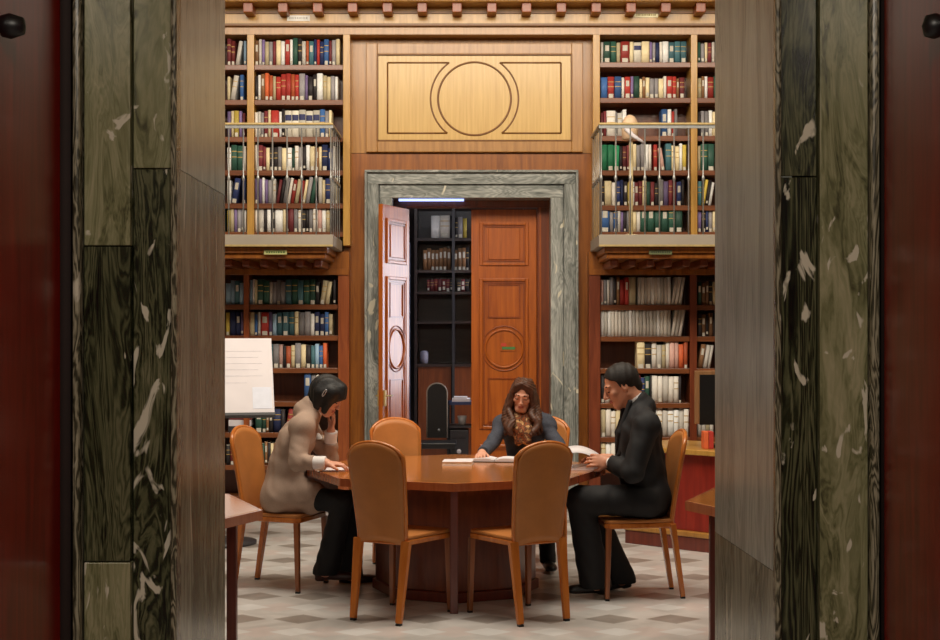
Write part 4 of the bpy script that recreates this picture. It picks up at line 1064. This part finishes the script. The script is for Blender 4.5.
def shoe(name, mat, parent, ank, toe_dir, sc=1.0, pitch=0.0):
    t = unit(V(toe_dir[0], toe_dir[1], 0)); s = V(-t[1], t[0], 0); lo = ank-.2; hi = ank+.2
    F = Field(lo-.06, hi+.06, 0.005); base = V(ank[0], ank[1], ank[2]-.075)
    up = V(0, 0, 1); tt = unit(t*math.cos(pitch)-up*math.sin(pitch))
    uu = unit(np.cross(tt, -s)); uu = uu if uu[2] > 0 else -uu
    q = lambda a, b, c: base+tt*a*sc+s*b*sc+uu*c*sc
    R = np.stack([tt, s, uu], 1)
    F.ell(q(-.02, 0, .038), V(.055, .036, .036)*sc, R, .02); F.ell(q(.08, 0, .028), V(.085, .042, .030)*sc, R, .03); F.ell(q(.14, .004, .024), V(.05, .036, .022)*sc, R, .02)
    F.cone(q(-.01, 0, .045), q(-.01, 0, .085), .036*sc, .038*sc, .02)
    F.cut(q(0, 0, .004), -uu)
    F.cone(q(-.045, 0, .012), q(-.03, 0, .012), .026*sc, .026*sc, .004); F.cut(q(0, 0, -.006), -uu)
    return F.obj(name, mat, parent)
def bounds(pts, pad): pts = np.array(pts); return pts.min(0)-pad, pts.max(0)+pad
def folds(pts, amp=0.004, fq=95):
    def fn(x, y, z):
        o = 0
        for p, r, d in pts:
            rr = np.sqrt((x-p[0])**2+(y-p[1])**2+(z-p[2])**2); o = o+np.exp(-(rr/r)**2)*np.sin(fq*(x*d[0]+y*d[1]+z*d[2])+8*rr/r)
        return amp*0.6*o+0.0040*np.sin(34*x+19*z+3*np.sin(17*y+9*z))*np.sin(27*y-21*z+2*np.sin(23*x))
    return fn
HG = 0.0045
def person(spec):
    J = spec['J']; lat = unit(J['shL']-J['shR']); fem = spec.get('fem', False)
    J['neckb'] = J['neck']-0.03*unit(J['neck']-J['chest'])
    root = thing('person', spec['label'], 'person', tuple(spec['base']))
    O = np.array(spec['base'], float)
    Rh = frame(spec['hf'], spec['hu']); hc = J['head']; hs = spec.get('hs', 1.0)
    pts = [v for v in J.values() if isinstance(v, np.ndarray)]+[h_[0]+unit(h_[1])*0.17 for h_ in spec['hands']]
    lo, hi = bounds(pts, 0.15)
    F = Field(lo, hi, HG)
    torso(F, J, -0.012, lat); legs(F, J, -0.012)
    for s in ('L', 'R'):
        arm(F, J['sh'+s], J['el'+s], J['wr'+s], (.043, .035, .024)); F.ell(J['ank'+s]-V(0, 0, .03), (.05, .05, .03), None, .03)
    head(F, hc, Rh, hs, fem, J['neck'])
    for a in spec['hands']: hand(F, *a[:4], **a[4])
    F.obj('body', [spec.get('skin', SKIN), LIP, LASH], root, head_mats(hc, Rh, hs), O)
    # trousers
    F = Field(*bounds([J[k] for k in ('pelvis', 'hipL', 'hipR', 'kneeL', 'kneeR', 'ankL', 'ankR')], 0.22), 0.006)
    u = unit(J['mid']-J['pelvis']); R = np.stack([lat, unit(np.cross(u, lat)), u], 1)
    F.ell(J['pelvis'], (.178, .128, .115), R, .05); legs(F, J, spec.get('leg', .006), spec.get('hem', .012))
    F.disp(folds([(J['kneeL'], .1, V(1, .3, 1)), (J['kneeR'], .1, V(1, -.3, 1)), (J['ankL'], .1, V(0, .2, 1)), (J['ankR'], .1, V(0, .2, 1))], .0025, 70))
    for s in ('L', 'R'): F.cut_local(J['ank'+s]-V(0, 0, .038), V(0, 0, -1), .13)
    F.obj('trousers', TROUS, root, None, O)
    for s in ('L', 'R'):
        o = shoe('shoe', spec['shoe'], root, J['ank'+s], spec['toe'+s], pitch=spec.get('pitch'+s, 0)); 
        o.location = tuple(-O)
    # shirt, then jacket
    F = Field(*bounds([J[k] for k in J if k[:2] in ('sh', 'el', 'wr', 'pe', 'mi', 'ch', 'ne')], 0.22), 0.0055)
    torso(F, J, -0.002, lat)
    for s in ('L', 'R'): arm(F, J['sh'+s], J['el'+s], J['wr'+s], (.046, .038, .030 if not spec.get('bigcuff') else .042)); F.cut_local(J['wr'+s], J['wr'+s]-J['el'+s], .05)
    hn = hc+Rh@(V(0, -.028, -.040)*hs); ax_ = unit(hn-J['neck'])
    F.cone(J['neck']-ax_*.02, J['neck']+ax_*spec.get('collar', .045), .072, spec.get('collar_r', .068), .02)
    F.cone(J['neck']+ax_*.05, J['neck']+ax_*.14, .052, .052, 0.0, 'sub')
    F.cut_local(J['neck']+ax_*(spec.get('collar', .045)), ax_, .085)
    F.obj('shirt', spec['shirt'], root, None, O)
    F = Field(*bounds([J[k] for k in J if k[:2] in ('sh', 'el', 'wr', 'pe', 'mi', 'ch', 'ne', 'hi')], 0.24), 0.0055)
    torso(F, J, 0.012, lat)
    for s in ('L', 'R'):
        arm(F, J['sh'+s], J['el'+s], J['wr'+s]-unit(J['wr'+s]-J['el'+s])*.02, (.066+spec.get('sleeve', 0), .054+spec.get('sleeve', 0), .043+spec.get('sleeve', 0)*.5)); F.ell(J['sh'+s], (.07, .07, .06), None, .04)
    for a, b, ra, rb in spec.get('skirt', []): F.cone(a, b, ra, rb, .06)
    fw = unit(np.cross(unit(J['chest']-J['pelvis']), lat)); fw = fw if fw@spec['front'] > 0 else -fw
    F.disp(folds([(J['elL'], .09, V(1, .4, .8)), (J['elR'], .09, V(1, -.4, .8)), (J['mid'], .15, V(.3, .2, 1)), (0.5*(J['shL']+J['elL']), .12, V(.6, .4, 1))], spec.get('fold', .0045), 60))
    cu = unit(hn-J['neck']); F.cone(J['neck']-cu*.03-fw*.012, J['neck']+cu*.012-fw*.012, .092, .078, .02)
    F.cone(J['neck']-cu*.01, J['neck']+cu*.15, .068, .072, .008, 'sub')
    if spec.get('vneck', 1):
        a = J['neck']+fw*.10+unit(J['neck']-J['chest'])*.02; b = 0.35*J['chest']+.65*J['mid']+fw*.17; F.cone(a, b, .060, .008, .01, 'sub')
    for s in ('L', 'R'): F.cut_local(J['wr'+s]-unit(J['wr'+s]-J['el'+s])*spec.get('cuffback', .022), J['wr'+s]-J['el'+s], .07+spec.get('cuffback', .022)*.6)
    F.obj('jacket', spec['jacket'], root, None, O)
    return root, J, Rh, hc, hs, O, fw, lat
def pw(px, py, Y): return P(px, py, Y)

def hair_short(hc, R, sc, mat, root, O):
    F = Field(hc-.17, hc+.17, 0.004); w_ = lambda p: hc+R@(V(*p)*sc)
    F.ell(w_((0, -.020, .036)), V(.083, .102, .092)*sc, R, .01); F.cone(w_((0, -.075, -.03)), w_((0, -.06, -.06)), .045*sc, .04*sc, .03)
    def fn(x, y, z):
        px, py, pz = x-hc[0], y-hc[1], z-hc[2]; L = [(px*R[0, i]+py*R[1, i]+pz*R[2, i])/sc for i in range(3)]
        line = np.interp(L[1], [-.13, -.06, -.03, -.022, .012, .02, .05, .075, .10], [-.075, -.068, -.03, .0, -.004, .035, .060, .090, .135])+0.25*np.maximum(0, .045-np.abs(L[0]))*(L[1] > .06)*0
        return (L[2]-line)*sc
    F.F = np.maximum(F.F, -fn(F.ax[0][:, None, None], F.ax[1][None, :, None], F.ax[2][None, None, :])*0.8).astype(np.float32)
    F.disp(lambda x, y, z: .0018*np.sin(160*(x*R[0, 1]+y*R[1, 1]+z*R[2, 1])+60*z))
    F.obj('hair', mat, root, None, O)

PEOPLE = []
# --- the man on the right, in a black suit, facing left
Jm = dict(pelvis=pw(645, 497, 8.50), w=1.14, mid=pw(640, 462, 8.50), chest=pw(639, 434, 8.50), neck=pw(636.5, 404, 8.50), head=pw(620.5, 386, 8.50),
          shL=pw(647, 425, 8.30), shR=pw(641, 424, 8.70), elL=pw(633, 472, 8.24), wrL=pw(609, 462, 8.42), elR=pw(628, 472, 8.80), wrR=pw(603, 458, 8.78),
          hipL=pw(646, 501, 8.40), hipR=pw(646, 501, 8.60), kneeL=pw(580, 500, 8.36), kneeR=pw(586, 500, 8.64), ankL=pw(596, 581, 8.42), ankR=pw(621, 576, 8.66))
spec = dict(J=Jm, label='person in a black suit and white shirt on the right, holding pages', base=(1.0, 8.5, 0),
            hf=V(-math.cos(math.radians(24)), -.04, -math.sin(math.radians(24))), hu=V(0, 0, 1), hs=1.08, front=V(-1, 0, 0),
            hands=[(Jm['wrL'], V(-1, .25, .10), V(0.1, 1, -.35), 1, dict(curl=.5, sc=1.05)), (Jm['wrR'], V(-1, -.12, -.02), V(-.1, -.5, -.9), 1, dict(curl=.35))],
            shirt=SHIRT, jacket=SUIT, shoe=SHOEM, toeL=(-1, -.05), toeR=(-1, .1), pitchR=.25, hem=.034, collar=.050, leg=.026, sleeve=.012, fold=.0012, cuffback=.034)
J_ = spec['J']; spec['skirt'] = [(J_['mid'], J_['pelvis']+V(.02, 0, -.02), .14, .13)]
root, J, Rh, hc, hs, O, fw, lat = person(spec)
hair_short(hc, Rh, hs, HAIRD, root, O)
F = Field(*bounds([J['neck'], J['mid']], .2), .005)     # black tie
a = J['neck']+fw*.075-V(0, 0, .005); F.cone(a, a-V(0, 0, .02)+fw*.01, .014, .011, .005); F.cone(a-V(0, 0, .02)+fw*.012, J['mid']+fw*.125, .012, .022, .005)
F.obj('necktie', KNIT, root, None, O)
for s in (-1, 1):
    F = Field(*bounds([J['neck'], J['mid']], .24), .005)
    a = J['neck']+lat*s*.068+fw*.045+V(0, 0, .015); b_ = J['chest']+lat*s*.070+fw*.118+V(0, 0, .02); c_ = .4*J['chest']+.6*J['mid']+lat*s*.012+fw*.142
    F.cone(a, b_, .016, .024, .01); F.cone(b_, c_, .024, .008, .01); F.obj('lapel', SUIT, root, None, O)

# --- the woman on the left, in a beige coat, bent over her reading
Jl = dict(pelvis=pw(284, 494, 8.76), mid=pw(288, 467, 8.76), chest=pw(296, 441, 8.76), neck=pw(312.5, 409, 8.76), head=pw(328, 396, 8.75), w=.94,
          shR=pw(302, 427, 8.58), shL=pw(306, 427, 8.93), elR=pw(297, 462, 8.50), wrR=pw(326, 463, 8.47), elL=pw(330, 458, 8.88), wrL=pw(331, 431, 8.82),
          hipR=pw(286, 499, 8.67), hipL=pw(286, 499, 8.85), kneeR=pw(343, 500, 8.62), kneeL=pw(350, 500, 8.84), ankR=pw(326, 568, 8.72), ankL=pw(350, 572, 8.92))
spec = dict(J=Jl, label='person with black bobbed hair and beige coat on the left, head on hand', base=(-1.2, 8.76, 0), fem=True, skin=SKIN2,
            hf=V(math.cos(math.radians(34)), -.12, -math.sin(math.radians(34))), hu=V(0, 0, 1), hs=.98, front=V(1, 0, 0),
            hands=[(Jl['wrR'], V(1, .08, -.10), V(-.1, .1, -1), -1, dict(curl=.40, sc=.95)), (Jl['wrL'], V(.22, -.12, 1), V(-1, -.3, .2), -1, dict(curl=.45, sc=.95))],
            shirt=SHIRT, jacket=COAT, shoe=SHOEB, toeL=(1, .2), toeR=(1, -.1), hem=.040, bigcuff=True, collar=.025, cuffback=.075)
J_ = spec['J']; spec['skirt'] = [(J_['mid'], J_['pelvis']+V(-.045, 0, -.035), .11, .10), (J_['pelvis']+V(-.01, -.07, -.01), J_['hipR']+V(.15, 0, .01), .108, .106), (J_['pelvis']+V(-.01, .07, -.01), J_['hipL']+V(.15, 0, .01), .108, .106)]
root, J, Rh, hc, hs, O, fw, lat = person(spec)
F = Field(hc-.20, hc+.20, 0.004); w_ = lambda p: hc+Rh@(V(*p)*hs)
F.ell(w_((0, -.022, .034)), V(.092, .110, .098)*hs, Rh, .02)
for s in (-1, 1): F.cone(w_((s*.064, .020, .04)), w_((s*.068, .045, -.080)), .036*hs, .018*hs, .04); F.cone(w_((s*.06, -.04, .0)), w_((s*.055, -.02, -.09)), .045*hs, .028*hs, .03)
F.cone(w_((0, -.075, 0)), w_((0, -.070, -.085)), .055*hs, .040*hs, .03)
for x_ in (-.03, 0, .03): F.cone(w_((x_, .050, .090)), w_((x_*1.5, .088, .045)), .018*hs, .009*hs, .04)
F.cone(w_((0, .075, -.12)), w_((0, .110, .005)), .040*hs, .034*hs, .01, 'sub')
F.disp(lambda x, y, z: .0022*np.sin(150*(x*Rh[0, 0]+y*Rh[1, 0]+z*Rh[2, 0])+50*x))
F.obj('hair', HAIRB, root, None, O)
cl = MB().tube([w_((-.108*s_, -.010+.007*math.cos(t), .022+.024*math.sin(t))) for s_ in (-1,) for t in [2*PI*i/20 for i in range(20)]], .0035, closed=True, seg=8)
o = cl.obj('hair_clip', plain('clip_silver', (190, 190, 196), 0.25, metal=.7), root); o.location = tuple(-O)

# --- the woman at the far side, long wavy hair, slate jacket and scarf
Jc = dict(pelvis=V(.40, 9.66, .56), mid=V(.39, 9.66, .74), chest=V(.37, 9.63, .92), neck=V(.355, 9.58, 1.055), head=pw(522.5, 395, 9.50), w=.84,
          shL=pw(545, 425, 9.60), shR=pw(504, 425, 9.60), elL=pw(560, 448, 9.46), wrL=pw(536, 455, 9.26), elR=pw(490, 446, 9.45), wrR=pw(482, 453, 9.25),
          hipL=V(.49, 9.62, .54), hipR=V(.31, 9.62, .54), kneeL=V(.50, 9.25, .55), kneeR=V(.24, 9.25, .55), ankL=V(.52, 9.36, .09), ankR=V(.26, 9.36, .09))
spec = dict(J=Jc, label='person with long brown hair, slate jacket and scarf at far side of table', base=(.40, 9.6, 0), fem=True, skin=SKIN2,
            hf=V(-.14, -math.cos(math.radians(20)), -math.sin(math.radians(20))), hu=V(.10, 0, 1), hs=.91, front=V(0, -1, 0),
            hands=[(Jc['wrL'], V(-.75, -.6, -.1), V(0, .1, -1), -1, dict(curl=.4, sc=.92)), (Jc['wrR'], V(-.15, -1, -.12), V(.1, 0, -1), 1, dict(curl=.4, sc=.92))],
            shirt=KNIT, jacket=TWEED, shoe=SHOEM, toeL=(.1, -1), toeR=(-.1, -1), collar=.02, sleeve=-.009)
spec['skirt'] = []
root, J, Rh, hc, hs, O, fw, lat = person(spec)
F = Field(hc-V(.22, .22, .36), hc+.20, 0.004); w_ = lambda p: hc+Rh@(V(*p)*hs)
F.ell(w_((0, -.022, .036)), V(.079, .100, .090)*hs, Rh, .02)
F.cone(w_((0, -.07, 0)), hc+V(.02, .07, -.20), .070, .06, .04)
for s in (-1, 1):
    wx = -1 if s*Rh[0, 0] < 0 else 1
    for q in range(6):
        yy = .052-.024*q; ph = 1.3*q+s*.7
        key = [w_((s*.010, yy, .112-.012*max(0, q-3))), w_((s*.046, yy+.004, .090)), w_((s*.072, yy-.004, .040)), w_((s*(.076+.003*q), yy-.008, -.030)), w_((s*(.082+.004*q), yy-.010, -.095)),
               hc+V(wx*(.082+.009*q), -.075+.035*q, -.160), hc+V(wx*(.086+.011*q), -.095+.035*q, -.215), hc+V(wx*(.070+.012*q), -.100+.035*q, -.265)]
        pts = []; rs = []
        for i in range(29):
            t = i/4.0; a = min(6, int(t)); f = t-a; base = key[a]*(1-f)+key[a+1]*f; am = min(1, max(0, (t-2.5)/2))
            pts.append(base+V(.014*math.sin(2.6*t+ph), .009*math.cos(2.3*t+ph), 0)*am); rs.append((.0125+.0070*am*(1+.5*math.sin(2.3*t+ph)))*(1-.45*max(0, t-5.5)/1.5))
        F.chain(pts, rs, .014)
F.cone(w_((0, .085, -.15)), w_((0, .105, .046)), .052*hs, .042*hs, .012, 'sub')
F.disp(lambda x, y, z: .0026*np.sin(190*x+26*np.sin(15*z))*(.6+.4*np.sin(40*z+20*x)))
F.obj('hair', HAIRC, root, None, O)
F = Field(*bounds([J['neck'], J['chest']], .2), .005)    # scarf: loose loops round the neck and tails
for k in range(3):
    pts = []; 
    for i in range(25):
        t = 2*PI*i/24; rr = .076+.016*k; pts.append(J['neck']+V(rr*1.15*math.cos(t), rr*math.sin(t)-.012, -.005-.026*k-.030*(math.sin(t) < 0)*abs(math.sin(t))*(1+k)+.006*math.sin(5*t+k)))
    F.chain(pts, [.021+.004*math.sin(3*i) for i in range(25)], .008)
for s in (-1, 1): F.chain([J['neck']+V(s*.03, -.10, -.06), J['neck']+V(s*.035, -.125, -.12), J['neck']+V(s*.03, -.13, -.20)], [.03, .034, .028], .02)
F.disp(folds([(J['neck'], .2, V(1, .3, .5))], .004, 120))
F.obj('scarf', SCARF, root, None, O)
